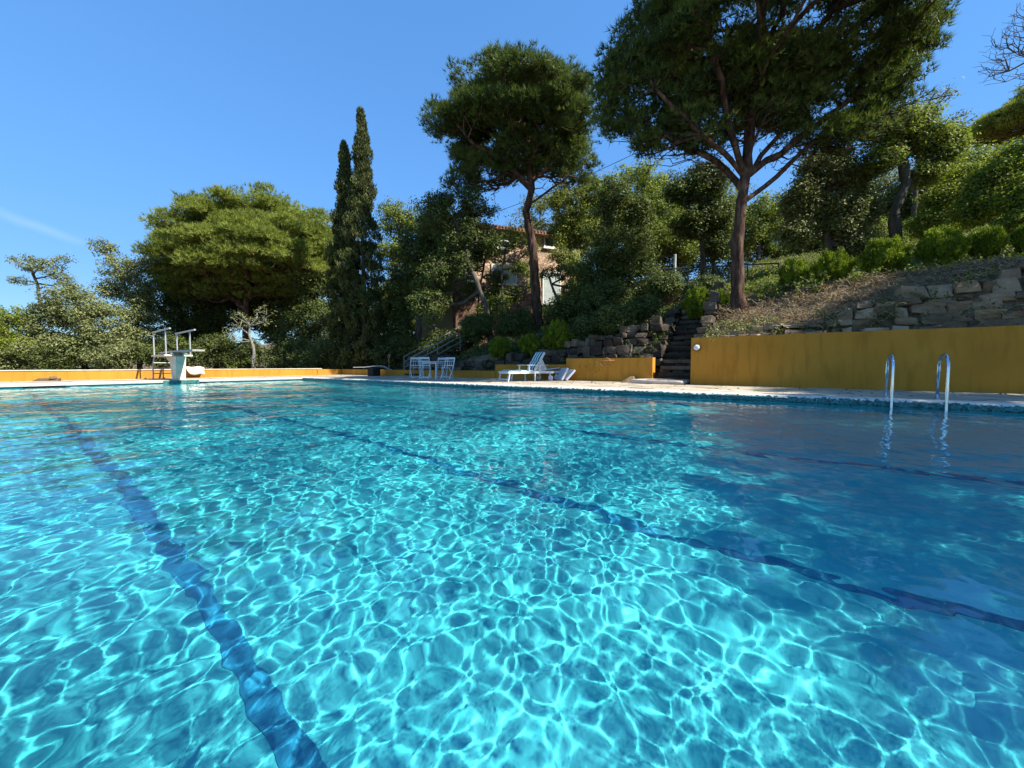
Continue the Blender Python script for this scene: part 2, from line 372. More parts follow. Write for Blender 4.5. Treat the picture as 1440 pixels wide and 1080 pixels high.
# ------------------------------------------------------------------ yellow walls
def stucco():
    m = nmat('ochre_stucco', [(.2, (.36, .158, .020)), (.5, (.46, .208, .027)), (.8, (.51, .243, .036))], .7, 6, .85, .15, .25, 45, .006)
    t = m.node_tree; b = t.nodes['Principled BSDF']; src = b.inputs['Base Color'].links[0].from_socket
    tc = [n for n in t.nodes if n.type == 'TEX_COORD'][0]
    mp = t.nodes.new('ShaderNodeMapping'); mp.inputs['Scale'].default_value = (3, 3, .5); t.links.new(tc.outputs['Object'], mp.inputs[0])
    n = t.nodes.new('ShaderNodeTexNoise'); n.inputs['Scale'].default_value = 2.2; n.inputs['Detail'].default_value = 8; t.links.new(mp.outputs[0], n.inputs['Vector'])
    r = t.nodes.new('ShaderNodeValToRGB'); r.color_ramp.elements[0].position = .32; r.color_ramp.elements[0].color = (.55, .55, .5, 1); r.color_ramp.elements[1].position = .5
    t.links.new(n.outputs[0], r.inputs[0])
    mx = t.nodes.new('ShaderNodeMix'); mx.data_type = 'RGBA'; mx.blend_type = 'MULTIPLY'; mx.inputs[0].default_value = .45
    t.links.new(src, mx.inputs[6]); t.links.new(r.outputs[0], mx.inputs[7]); t.links.new(mx.outputs[2], b.inputs['Base Color']); return m
m_yel = stucco(); m_cap = nmat('wall_cap', [(.3, (.5, .42, .28)), (.7, (.68, .6, .45))], 8, bump=.3)
def wall(label, a, b, z0, z1, th, cap=None, zend=None):
    """wall from a to b (plan), thickness to the left of travel"""
    t = thing('garden_wall', label, 'wall', (a[0], a[1], z0)); dx, dy = b[0]-a[0], b[1]-a[1]; L = math.hypot(dx, dy)
    t.rotation_euler = (0, 0, math.atan2(dy, dx)); h = z1-z0; h2 = (zend or z1)-z0; n = max(2, int(L/.5)); V = []
    for i in range(n+1):
        x = L*i/n; hh = h+(h2-h)*i/n+(random.random()-.5)*.012
        V += [(x, 0, 0), (x, th, 0), (x, th, hh), (x, 0, hh)]
    Fc = [(i*4+k, i*4+(k+1) % 4, i*4+4+(k+1) % 4, i*4+4+k) for i in range(n) for k in range(4)]+[(3,2,1,0), (n*4, n*4+1, n*4+2, n*4+3)]
    MB().add(V, Fc).build('wall_body', m_yel, t)
    if cap:
        MB().box((-.02, -.03, h), (L+.3, th+.03, h+cap)).build('wall_cap', m_cap, t, bevel=.008)
    return t
wall('tall ochre rendered wall behind the pool ladder', (WALLX, 2.45), (WALLX, -12.5), DZ-.01, 1.47, .28)
w2 = wall('short thick ochre wall just left of the stone stairs, broken hose on its top', (LOWX, 6.9), (LOWX, 3.75), DZ-.01, .94, .3)
wall('low ochre wall in shade behind the striped sun lounger', (LOWX, 10.3), (LOWX, 6.92), DZ-.01, .72, .28)
wall('lowest ochre wall in shade behind the white chairs', (LOWX, ENDY+.45), (LOWX, 10.32), DZ-.01, .45, .25)
wall('shaded low ochre wall across the far corner, beside the cypresses', (11.25, ENDY+.45), (LOWX-.02, ENDY+.45), DZ-.01, .46, .25)
wall('long sunlit yellow wall with a pale cap behind the diving platform', (PX0-9, ENDY), (11.0, ENDY), DZ-.01, .485, .3, cap=.035)

# round bulkhead lamp on the tall wall
lp = thing('wall_lamp', 'small round bulkhead lamp at the left end of the tall ochre wall', 'lamp')
ly = onx(979, WALLX-.02); ldp = WALLX/(FW[0]+RT[0]*(979-720)/F); lp.location = (WALLX, ly, CAMZ+(HOR-489)*ldp/F)
Mx = Matrix.Rotation(-math.pi/2, 4, 'Y')
MB().lathe([(.105, 0), (.11, .03), (.1, .06), (.085, .06)], M=Mx, n=24).build('lamp_rim', mat('rusty_rim', (.12, .08, .05), .6), lp, smooth=False)
MB().lathe([(.082, .055), (.078, .075), (.055, .095), (.02, .103)], M=Mx, n=24).build('lamp_glass', mat('frosted_glass', (.7, .68, .62), .25, .5), lp, smooth=True)

# ------------------------------------------------------------------ dry stone walls and stairs
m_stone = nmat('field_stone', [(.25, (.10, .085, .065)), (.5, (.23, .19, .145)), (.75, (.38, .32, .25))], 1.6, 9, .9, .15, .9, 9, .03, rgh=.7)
m_stone2 = nmat('shade_toned_stone', [(.25, (.035, .031, .027)), (.5, (.085, .075, .063)), (.75, (.19, .165, .135))], 1.8, 9, .9, .15, .9, 9, .03, rgh=.7)  # darker copy of the field stone, shade put into its colours
def stone_tints(m):
    t = m.node_tree; b = t.nodes['Principled BSDF']; src = b.inputs['Base Color'].links[0].from_socket
    a = t.nodes.new('ShaderNodeAttribute'); a.attribute_name = 'tint'
    r = t.nodes.new('ShaderNodeValToRGB'); e = r.color_ramp.elements; e[0].color = (.38, .35, .33, 1); e[1].color = (1.5, 1.36, 1.15, 1); q = e.new(.5); q.color = (.85, .72, .58, 1)
    t.links.new(a.outputs['Fac'], r.inputs[0]); mx = t.nodes.new('ShaderNodeMix'); mx.data_type = 'RGBA'; mx.blend_type = 'MULTIPLY'; mx.inputs[0].default_value = 1
    t.links.new(src, mx.inputs[6]); t.links.new(r.outputs[0], mx.inputs[7]); t.links.new(mx.outputs[2], b.inputs['Base Color'])
stone_tints(m_stone); stone_tints(m_stone2)
def stone(mb, c, s, rz=0.0, rough=.16, lean=0.0):
    """irregular rounded block"""
    g = [-1, -.82, 0, .82, 1]; V = []; Fc = []; key = {}
    def vid(p):
        if p not in key:
            key[p] = len(V); v = Vector(p); v = v.lerp(v.normalized()*1.2, .24)
            V.append(v)
        return key[p]
    for ax in range(3):
        for sg in (-1, 1):
            for i in range(4):
                for j in range(4):
                    q = []
                    for a, bb in ((g[i], g[j]), (g[i+1], g[j]), (g[i+1], g[j+1]), (g[i], g[j+1])):
                        p = [0, 0, 0]; p[ax] = sg; p[(ax+1) % 3] = a; p[(ax+2) % 3] = bb; q.append(vid(tuple(p)))
                    Fc.append(tuple(q if sg > 0 else reversed(q)))
    sh = [[random.uniform(-1, 1) for _ in range(3)] for _ in range(8)]
    M = Matrix.Rotation(rz, 3, 'Z') @ Matrix.Rotation(lean, 3, 'X'); out = []
    for v in V:
        a = Vector((0, 0, 0))
        for k in range(8):
            cn = Vector(((k & 1)*2-1, ((k >> 1) & 1)*2-1, ((k >> 2) & 1)*2-1)); w = max(0, 1-(v-cn).length/2.0); a += Vector(sh[k])*w
        v = v+a*rough*2.2+Vector([random.uniform(-1, 1)*.05 for _ in range(3)])
        out.append(M @ Vector((v.x*s[0], v.y*s[1], v.z*s[2]))+Vector(c))
    mb.add(out, Fc); mb.t += [random.random()]*len(Fc)
def stone_wall(label, a, b, zf0, zf1, depth=.5, m=None, size=.42, batter=.25, cat='wall'):
    """courses of field stones from a to b; zf0, zf1 give foot and crest along the run"""
    mb = MB(); dx, dy = b[0]-a[0], b[1]-a[1]; L = math.hypot(dx, dy); dx /= L; dy /= L; rz = math.atan2(dy, dx)
    nx_, ny_ = dy, -dx
    zmax = max(zf1(0), zf1(L)); zmin = min(zf0(0), zf0(L)); z = zmin; row = 0
    while z < zmax:
        hrow = size*random.uniform(.45, .95); s = random.uniform(-.4, 0)
        while s < L:
            w = size*random.uniform(.5, 1.6); sc = s+w/2
            if zf0(sc)-.1 < z+hrow/2 < zf1(sc)+.06 and 0 < sc < L:
                off = (z-zmin)*batter+random.uniform(-.05, .05)
                hh = hrow*random.uniform(.7, 1.25)
                stone(mb, (a[0]+dx*sc-nx_*off, a[1]+dy*sc-ny_*off, z+hrow/2+random.uniform(-.03, .03)), (w/2*.95, depth/2, hh/2*.97), rz+random.uniform(-.12, .12), lean=random.uniform(-.1, .1))
            s += w
        z += hrow; row += 1
    o = mb.build('stone_wall', m or m_stone)
    return tag(o, label, cat)
# the photo shows travel from the stairs (y=.9) towards the right edge
stone_wall('sloping dry stone wall rising above the tall ochre wall', (LOWX+.1, 1.6), (LOWX+.1, -12), lambda s: 1.38, lambda s: float(htop(1.6-s))+.05*math.sin(s*2.3), .5, size=.36)
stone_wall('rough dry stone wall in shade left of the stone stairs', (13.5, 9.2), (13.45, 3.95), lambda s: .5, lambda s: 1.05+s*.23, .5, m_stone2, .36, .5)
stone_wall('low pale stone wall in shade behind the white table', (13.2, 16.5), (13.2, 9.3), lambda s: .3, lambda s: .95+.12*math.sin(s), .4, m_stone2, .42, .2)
# stairs
st = MB(); ylo, yhi = 2.5, 3.65
for i in range(14):
    x0 = LOWX+.1+i*.30; z1 = DZ+.12+(i+1)*.212; n = 2+(i % 2)
    stone(st, (x0+.22, (ylo+yhi)/2+random.uniform(-.04, .04), z1-.07), (.235, .56, .062), random.uniform(-.03, .03), .05)
    for k in range(3):
        stone(st, (x0+.26, ylo+.2+k*.38, z1-.19), (.2, .2, .085), 0, .12)
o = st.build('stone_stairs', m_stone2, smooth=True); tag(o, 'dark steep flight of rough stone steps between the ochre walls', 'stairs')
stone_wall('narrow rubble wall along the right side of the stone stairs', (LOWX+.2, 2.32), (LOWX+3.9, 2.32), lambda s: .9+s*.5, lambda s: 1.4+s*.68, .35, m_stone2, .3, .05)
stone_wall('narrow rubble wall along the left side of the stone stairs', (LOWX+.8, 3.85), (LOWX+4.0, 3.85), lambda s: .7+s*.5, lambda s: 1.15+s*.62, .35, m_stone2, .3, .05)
m_slab = nmat('pale_slab', [(.3, (.36, .3, .25)), (.7, (.58, .5, .42))], 3, bump=.6)
sl = MB(); stone(sl, (LOWX-.45, 3.35, DZ+.06), (.62, .78, .062), 0, .03); tag(sl.build('entry_step', m_slab, smooth=True), 'pale stone slab at the foot of the stone stairs', 'step')
# rubble ledge at wall top
rb = MB()
for i in range(46):
    y = random.uniform(-9, 1.9); stone(rb, (WALLX+.45+random.uniform(-.12, .2), y, 1.46), (random.uniform(.08, .2), random.uniform(.1, .24), random.uniform(.05, .1)), random.uniform(0, 3), .2)
tag(rb.build('rubble', m_stone, smooth=True), 'loose rubble strewn behind the top edge of the tall ochre wall', 'rubble', kind='stuff')

# upper terrace: brown rendered wall with a rail
m_brown = nmat('brown_render', [(.3, (.10, .055, .03)), (.6, (.2, .115, .07)), (.8, (.3, .24, .17))], 1.1, 9, .9, .1, .6, 12, .02)
A1 = P(905, 395, 19.5); B1 = P(1045, 398, 18.3)
tw = thing('terrace_wall', 'brown rubble terrace wall at the top of the stone stairs', 'wall')
zt1 = P(960, 398, 18).z; zb1 = zt1-1.75
mb = MB(); mb.bar((A1.x, A1.y, zt1-1.1), (B1.x, B1.y, zt1-1.1), .35, 2.2); mb.build('wall_body', m_brown, tw)
mb = MB(); mb.bar((A1.x, A1.y, zt1+.03), (B1.x, B1.y, zt1+.03), .45, .08); mb.build('wall_cap', m_slab, tw)
m_iron = mat('dark_metal', (.03, .03, .03), .5, .4); m_steel = mat('brushed_steel', (.55, .56, .58), .25, .5, 1); m_grey = mat('grey_painted_steel', (.3, .31, .31), .4, .4)
rl = thing('terrace_railing', 'dark thin railing along the upper terrace behind the big pine', 'railing')
A2 = P(925, 376, 19.3); B2 = P(1090, 372, 18.2); A2.z = zt1+.06; B2.z = zt1+.06
mb = MB(); mb.tube([A2+Vector((0,0,.85)), B2+Vector((0,0,.85))], .03, 6); mb.build('top_rail', m_iron, rl)
for k in range(5):
    q = A2.lerp(B2, k/4); MB().tube([q-Vector((0,0,.4)), q+Vector((0,0,.85))], .028, 6).build('post', m_iron, rl)
q = P(946, 385, 19.6); mb = MB(); mb.bar((q.x, q.y, zt1), (q.x, q.y, P(946, 360, 19.6).z), .09); tag(mb.build('white_post', mat('white_paint', (.75, .74, .7), .6)), 'thin whitewashed post standing on the upper terrace', 'post')
# ------------------------------------------------------------------ ladder
m_chrome = mat('chrome_tube', (.62, .68, .75), .16, .5, 1)
lt = thing('pool_ladder', 'bright steel pool ladder hooked over the right pool edge', 'ladder', (PX1, -1.55, 0))
for yy in (-.3, .3):
    pts = [(.42, yy, DZ-.02)]
    for k in range(13):
        a = math.pi*k/12; pts.append((.18+.24*math.cos(a), yy, DZ+.52+.2*math.sin(a)))
    pts += [(-.06, yy, .3), (-.065, yy, .05), (-.07, yy, -.5), (-.07, yy, -1.15)]
    MB().tube(pts, .0215, 12).build('handrail', m_chrome, lt, smooth=True)
    MB().lathe([(.05, 0), (.05, .012), (.03, .02), (.023, .022)], (.42, yy, DZ+.002), 16).build('flange', m_chrome, lt, smooth=False)
for z in (-.15, -.42, -.69, -.96):
    MB().box((-.12, -.29, z-.015), (-.02, .29, z+.015)).build('step', m_chrome, lt, bevel=.01)

# ------------------------------------------------------------------ diving platform
m_conc = nmat('white_concrete', [(.3, (.5, .45, .36)), (.7, (.66, .6, .48))], 4, bump=.3)
m_boardm = nmat('weathered_board', [(.3, (.26, .23, .2)), (.7, (.4, .37, .32))], 5, bump=.2)
dp = thing('diving_platform', 'concrete diving platform with grey hand rails and a springboard over the far pool edge', 'diving board', (4.28, 19.0, DZ))
# pillar, flared backwards towards its top (side profile in y,z)
prof = [(-.2, 0), (.22, 0), (.5, .66), (1.0, .84), (1.0, .90), (-.35, .90), (-.3, .6)]
V = [(-.155, y, z) for y, z in prof]+[(.155, y, z) for y, z in prof]; n = len(prof)
MB().add(V, [tuple(reversed(range(n))), tuple(range(n, 2*n))]+[(i, (i+1) % n, n+(i+1) % n, n+i) for i in range(n)]).build('pillar', m_conc, dp, bevel=.02)
MB().box((-.42, -.1, .90), (.42, 1.9, .965)).build('platform_plate', m_conc, dp, bevel=.01)
bd = MB(); nseg = 14; V = []
for i in range(nseg+1):
    y = 1.75-4.2*i/nseg; z = 1.03+.015*math.sin(i/nseg*3)+.01*i/nseg
    V += [(-.17, y, z), (.17, y, z), (.17, y, z+.06), (-.17, y, z+.06)]
bd.add(V, [(i*4+k, i*4+4+k, i*4+4+(k+1) % 4, i*4+(k+1) % 4) for i in range(nseg) for k in range(4)]+[(3,2,1,0), (nseg*4, nseg*4+1, nseg*4+2, nseg*4+3)])
bd.build('springboard', m_boardm, dp)
MB().tube([(-.25, -.1, 1.0), (.25, -.1, 1.0)], .035, 10).build('fulcrum_roller', m_steel, dp)
for s in (-.36, .36):
    mb = MB(); mb.tube([(s, -.05, .93), (s, -.05, 1.88)], .024, 8); mb.build('rail_post', m_grey, dp)
    mb = MB(); mb.tube([(s, 1.7, .93), (s, 1.7, 1.88)], .024, 8); mb.build('rail_post', m_grey, dp)
    mb = MB(); mb.tube([(s, 1.85, 1.87), (s, -.7, 1.90)], .032, 8); mb.build('hand_rail', m_grey, dp)
for s in (-.3, .3):
    pts = [(s, 2.35, 0), (s, 2.3, .45), (s, 2.2, .72), (s, 2.05, .86), (s, 1.85, .92)]
    MB().tube(pts, .024, 8).build('ladder_rail', m_grey, dp)
for z, y in ((.22, 2.33), (.44, 2.3), (.66, 2.22)): MB().tube([(-.3, y, z), (.3, y, z)], .02, 8).build('rung', m_grey, dp)
MB().box((-.55, -.44, -.13), (.5, -.395, .0)).build('mosaic_panel', m_mosaic, dp)
# cream cloth on the wall behind it
pw = Vector((plan(273, ENDY/(FW[1]+RT[1]*(273-720)/F))[0], ENDY, .54)); mb = MB(); V = []; nu, nv = 14, 10
for i in range(nu+1):
    for j in range(nv+1):
        u = i/nu*.72-.36; v = j/nv
        if v < .55: yy = .2-.5*(v/.55); zz = .03+.06*math.sin(v*5+u*4)
        else: yy = -.32-.12*math.sin((v-.55)*5); zz = .03-(v-.55)*.65
        V.append((pw.x+u*(1-.25*v)+.04*math.sin(v*7), pw.y+yy, pw.z+zz+.02*math.sin(u*12)))
mb.add(V, [(i*(nv+1)+j, i*(nv+1)+j+1, (i+1)*(nv+1)+j+1, (i+1)*(nv+1)+j) for i in range(nu) for j in range(nv)])
o = mb.build('cloth', mat('cream_cloth', (.74, .66, .5), .8), smooth=True); so = o.modifiers.new('t', 'SOLIDIFY'); so.thickness = .03
tag(o, 'cream cloth hanging over the sunlit wall right of the diving platform', 'cloth')
mb = MB(); q = plan(66, 21.6/(FW[1]+RT[1]*(66-720)/F)); stone(mb, (q[0], q[1]-.1, DZ+.05), (.28, .1, .05), 0, .2); stone(mb, (q[0]+.13, q[1]-.2, DZ+.12), (.08, .06, .04), 0, .2)
tag(mb.build('stone', m_stone, smooth=True), 'small flat stone lying at the foot of the sunlit yellow wall', 'stone')

# low springboard in the far corner
sb = thing('low_springboard', 'low curved springboard on a dark block by the cypresses', 'diving board'); q = plan(526, 20.2); sb.location = (q[0], q[1], DZ)
MB().box((-.22, -.25, 0), (.22, .25, .42)).build('support_block', mat('dark_block', (.012, .012, .014), .7), sb, bevel=.02)
MB().tube([(-.45, .28, .44), (-.2, .1, .46), (0, 0, .5), (.35, -.4, .47), (.6, -.75, .3)], [.03, .03, .035, .03, .02], 6).build('support_spring', m_grey, sb)
V = []
pts = [(-.75, .62, .44), (-.3, .3, .45), (0, 0, .5), (.22, -.25, .52), (.4, -.42, .47), (.5, -.55, .36)]
for p in pts: V += [(p[0]-.14, p[1]-.14, p[2]), (p[0]+.14, p[1]+.14, p[2]), (p[0]+.14, p[1]+.14, p[2]+.035), (p[0]-.14, p[1]-.14, p[2]+.035)]
MB().add(V, [(i*4+k, i*4+4+k, i*4+4+(k+1) % 4, i*4+(k+1) % 4) for i in range(5) for k in range(4)]+[(3,2,1,0), (20,21,22,23)]).build('board', mat('grey_board', (.3, .3, .3), .5), sb)
# ------------------------------------------------------------------ white folding chairs, table, loungers
m_white = nmat('white_lacquer', [(.3, (.56, .58, .59)), (.7, (.68, .7, .71))], 9, bump=.05, rough=.45, spec=.4)
def chair():
    t = thing('folding_chair', '', 'chair', group='white folding chairs')
    w = .21
    for s in (-w, w):   # back stile runs down to the front foot; rear leg crosses it
        MB().bar((s, -.24, 0), (s, .05, .45), .035, .022).build('front_leg', m_white, t)
        MB().bar((s, .05, .45), (s, .21, .88), .04, .024).build('back_stile', m_white, t)
        q = s*.87
        MB().bar((q, .22, 0), (q, -.2, .44), .035, .022).build('rear_leg', m_white, t)
    b = MB()
    for k in range(6): b.box((-.2, -.2+k*.068, .445), (.2, -.145+k*.068, .463))
    b.build('seat', m_white, t)
    MB().bar((-w, .205, .85), (w, .205, .85), .02, .085).build('top_slat', m_white, t)
    MB().bar((-w, .165, .735), (w, .165, .735), .018, .03).build('back_slat', m_white, t)
    for x in (-.1, 0, .1): MB().bar((x, .1, .55), (x, .165, .73), .018, .012).build('back_slat', m_white, t)
    MB().bar((-w, .085, .545), (w, .085, .545), .018, .04).build('back_slat', m_white, t)
    MB().bar((-w, -.19, .08), (w, -.19, .08), .02, .03).build('stretcher', m_white, t)
    MB().bar((-w*.87, .17, .06), (w*.87, .17, .06), .02, .03).build('stretcher', m_white, t)
    return t
ch = chair(); T0 = Vector((*plan(605, 16.3), DZ))
cs = [(584, 16.5, rad(150), 'leftmost white folding chair at the pool side table'), (598, 15.9, rad(125), 'second white folding chair from the left, in front of the table'),
      (622, 16.7, rad(-55), 'white folding chair behind and right of the white table'), (630, 16.0, rad(-75), 'rightmost white folding chair, nearest the sun loungers')]
for i, (px, D, rz, lb) in enumerate(cs):
    x, y = plan(px, D)
    if i == 0: ch.location = (x, y, DZ); ch.rotation_euler = (0, 0, rz); ch['label'] = lb
    else: dup(ch, (x, y, DZ), rz, lb)
tb = thing('garden_table', 'white square garden table between the folding chairs', 'table', (*plan(609, 16.35), DZ), rad(20))
b = MB()
for k in range(7): b.box((-.37, -.37+k*.108, .70), (.37, -.275+k*.108, .725))
b.build('tabletop', m_white, tb)
b = MB(); b.box((-.33, -.33, .62), (.33, -.3, .70)); b.box((-.33, .3, .62), (.33, .33, .70)); b.box((-.33, -.3, .62), (-.3, .3, .70)); b.box((.3, -.3, .62), (.33, .3, .70)); b.build('apron', m_white, tb)
for sx in (-.3, .3):
    for sy in (-.3, .3): MB().bar((sx, sy, 0), (sx, sy, .69), .055).build('leg', m_white, tb)

def stripes():
    m = mat('striped_canvas', (.1, .3, .3), .85, .1); t = m.node_tree; b = t.nodes['Principled BSDF']
    tc = t.nodes.new('ShaderNodeTexCoord'); sx = t.nodes.new('ShaderNodeSeparateXYZ'); t.links.new(tc.outputs['Object'], sx.inputs[0])
    a = t.nodes.new('ShaderNodeMath'); a.operation = 'MULTIPLY'; a.inputs[1].default_value = 2*math.pi/.142; t.links.new(sx.outputs['Y'], a.inputs[0])
    c = t.nodes.new('ShaderNodeMath'); c.operation = 'COSINE'; t.links.new(a.outputs[0], c.inputs[0])
    r = t.nodes.new('ShaderNodeValToRGB'); r.color_ramp.interpolation = 'CONSTANT'; e = r.color_ramp.elements
    e[0].position = 0; e[0].color = (.012, .12, .12, 1); e[1].position = .5; e[1].color = (.62, .68, .66, 1)
    mr = t.nodes.new('ShaderNodeMapRange'); mr.inputs[1].default_value = -1; t.links.new(c.outputs[0], mr.inputs[0]); t.links.new(mr.outputs[0], r.inputs[0])
    t.links.new(r.outputs[0], b.inputs['Base Color']); return m
m_stripe = stripes()
def lounger(label, loc, rz, back):
    """head at +x, foot at -x"""
    t = thing('sun_lounger', label, 'sun lounger', loc, rz, group='white sun loungers')
    f = MB()
    for s in (-.31, .31): f.box((-1.0, s-.02, .27), (.92, s+.02, .35))
    f.box((-1.0, -.29, .275), (-.95, .29, .345)); f.box((.88, -.29, .275), (.92, .29, .345))
    f.build('frame', m_white, t)
    for s in (-.31, .31):
        MB().bar((-.93, s, .29), (-1.0, s, 0), .05, .03).build('leg', m_white, t)
        MB().bar((.1, s, .29), (.1, s, 0), .055, .04).build('leg', m_white, t)
        MB().bar((.75, s, .29), (.75, s, .1), .055, .04).build('leg', m_white, t)
        mb = MB(); mb.lathe([(.02, -.02), (.085, -.02), (.1, -.008), (.1, .008), (.085, .02), (.02, .02)], (.75, s+(.05 if s > 0 else -.05), .1), 20, Matrix.Rotation(math.pi/2, 4, 'X')); mb.build('wheel', m_white, t)
        MB().bar((-.15, s, .35), (-.15, s, .55), .045, .03).build('arm_post', m_white, t); MB().bar((.3, s, .35), (.3, s, .55), .045, .03).build('arm_post', m_white, t)
        MB().box((-.25, s-.035, .55), (.42, s+.035, .575)).build('armrest', m_white, t, bevel=.008)
    MB().bar((-.97, -.31, .07), (-.97, .31, .07), .04, .05).build('stretcher', m_white, t)
    b = MB(); hx = .12
    for k in range(11): b.box((-.93+k*.095, -.285, .335), (-.87+k*.095, .285, .352))
    b.build('slats', m_white, t)
    ca, sa = math.cos(back), math.sin(back)
    M = Matrix.Translation((hx, 0, .36)) @ Matrix.Rotation(-back, 4, 'Y')
    b = MB(); b.box((0, -.29, -.02), (.78, -.25, .012), M); b.box((0, .25, -.02), (.78, .29, .012), M)
    for k in range(8): b.box((.03+k*.095, -.245, -.015), (.09+k*.095, .245, .008), M)
    b.build('backrest', m_white, t)
    if back > .2:
        MB().bar((hx+.5*ca, 0, .36+.5*sa), (.66, 0, .33), .03, .4).build('back_prop', m_white, t)
        c = MB()
        def pad(x0, x1, M, th=.05):
            V = []; nx_ = 10; ny_ = 16
            for i in range(nx_+1):
                for j in range(ny_+1):
                    x = x0+(x1-x0)*i/nx_; y = -.275+.55*j/ny_; e = min(1, 4*min(i/nx_, 1-i/nx_)+.35)*min(1, 6*min(j/ny_, 1-j/ny_)+.3)
                    V.append(M @ Vector((x, y, th*e)))
            k = len(V)
            for i in range(nx_+1):
                for j in range(ny_+1): V.append(M @ Vector((x0+(x1-x0)*i/nx_, -.275+.55*j/ny_, 0)))
            q = lambda i, j, o=0: o+i*(ny_+1)+j
            Fc = [(q(i,j), q(i+1,j), q(i+1,j+1), q(i,j+1)) for i in range(nx_) for j in range(ny_)]
            Fc += [(q(i,j,k), q(i,j+1,k), q(i+1,j+1,k), q(i+1,j,k)) for i in range(nx_) for j in range(ny_)]
            for i in range(nx_): Fc += [(q(i,0), q(i,0,k), q(i+1,0,k), q(i+1,0)), (q(i,ny_), q(i+1,ny_), q(i+1,ny_,k), q(i,ny_,k))]
            for j in range(ny_): Fc += [(q(0,j), q(0,j+1), q(0,j+1,k), q(0,j,k)), (q(nx_,j), q(nx_,j,k), q(nx_,j+1,k), q(nx_,j+1))]
            c.add(V, Fc)
        pad(0, .4, M @ Matrix.Translation((0, 0, .02))); pad(.4, .8, M @ Matrix.Translation((0, 0, .02)))
        pad(-.48, .12, Matrix.Translation((0, 0, .355))); pad(-.95, -.48, Matrix.Translation((0, 0, .355)))
        c.build('cushion', m_stripe, t, smooth=True)
    return t
xa, ya = plan(742, 13.7)
lounger('white sun lounger with raised back and green and white striped cushion', (xa, ya, DZ), rad(-22), rad(56))
xb, yb = plan(752, 14.6); lounger('bare flat white sun lounger half hidden behind the striped one', (xb, yb, DZ), rad(-40), rad(8))
# folded pale cushion leaning behind the loungers
fc = thing('folded_cushion', 'pale grey folded cushion propped against the ochre wall behind the loungers', 'cushion', (*plan(786, 13.9), DZ), rad(-40))
for k, (a, dx) in enumerate(((.5, 0), (.75, .17))):
    M = Matrix.Translation((dx, 0, .02)) @ Matrix.Rotation(a, 4, 'Y'); MB().box((-.04, -.3, 0), (.04, .3, .5), M).build('pad', mat('pale_fabric', (.42, .44, .5), .8), fc, bevel=.03, seg=3)

# broken hose on short wall
hp = Vector((LOWX-.06, onx(852, LOWX), .88)); pts = []
for k in range(22):
    a = k/21*math.pi*1.55+.4; pts.append((hp.x-.02*math.sin(a*2), hp.y-.0+.2*math.cos(a+1.3), hp.z-.08+.15*math.sin(a+1.3)))
pts += [(hp.x+.02, hp.y-.32, hp.z-.02)]
tag(MB().tube(pts, .012, 6).build('hose', mat('tan_hose', (.4, .22, .1), .5), smooth=True), 'short curled tan hose hanging on the front of the short ochre wall', 'hose')
# ------------------------------------------------------------------ metal stair with rails on the left
m_rail = mat('worn_rail', (.22, .21, .2), .55, .4)
S0 = P(575, 528, 19.6); E0 = P(668, 480, 22); S0.z = .15; E0.z = 2.2
cst = MB(); dv = (E0-S0); dh = Vector((dv.x, dv.y, 0)).normalized(); sd = Vector((-dh.y, dh.x, 0)); ns = 12
for i in range(ns):
    p = S0.lerp(E0, (i+.5)/ns); cst.bar(p-sd*.6, p+sd*.6, dv.length/ns*1.1, .06)
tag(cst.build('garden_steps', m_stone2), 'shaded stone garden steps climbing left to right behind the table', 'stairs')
for s, lb in ((-.62, 'thin steel stair railing on the pool side of the garden steps'), (.62, 'thin steel stair railing on the far side of the garden steps')):
    g = thing('stair_railing', lb, 'railing', (S0.x, S0.y, S0.z)); a = sd*s; e = dv+a
    for h in (.42, .72, 1.0):
        MB().tube([a+Vector((0,0,h)), a+dv*.5+Vector((0,0,h)), e+Vector((0,0,h))], .021, 6).build('rail', m_rail, g)
    for k in range(4):
        q = a+dv*(k/3); MB().tube([q-Vector((0,0,.05)), q+Vector((0,0,1.0))], .022, 6).build('post', m_rail, g)
sp = thing('lamp_post', 'thin dark post standing beside the low springboard', 'post', (*plan(547, 21.5), .1))
MB().tube([(0,0,0), (0,0,1.0)], .025, 6).build('pole', m_iron, sp); MB().lathe([(.03, 1.0), (.07, 1.05), (.06, 1.16), (.02, 1.2)], n=10).build('head', m_iron, sp)

# ------------------------------------------------------------------ house
m_hstone = nmat('house_stone', [(.28, (.20, .12, .08)), (.45, (.38, .26, .17)), (.62, (.52, .38, .27)), (.8, (.62, .50, .38))], 1.5, 10, .9, .1, .9, 7, .05, rgh=.75)
m_hbrick = nmat('house_brick', [(.3, (.12, .065, .05)), (.6, (.25, .15, .11)), (.8, (.42, .31, .23))], 2.5, 8, .9, .1, .7, 14, .03)
m_hwhite = nmat('house_plaster', [(.3, (.55, .54, .48)), (.7, (.72, .7, .64))], 3, bump=.3)
m_roof = nmat('roof_tile', [(.3, (.2, .09, .06)), (.7, (.34, .2, .13))], 5, bump=.4)
HA = P(642, 460, 27.0); HB = P(814, 460, 30.5); HA.z = HB.z = 0
hx = (HB-HA); HL = hx.length; ang = math.atan2(hx.y, hx.x)
hs_ = thing('stone_house', 'two storey stone house with grey green shutters half hidden behind the pines', 'house', (HA.x, HA.y, 0), ang)
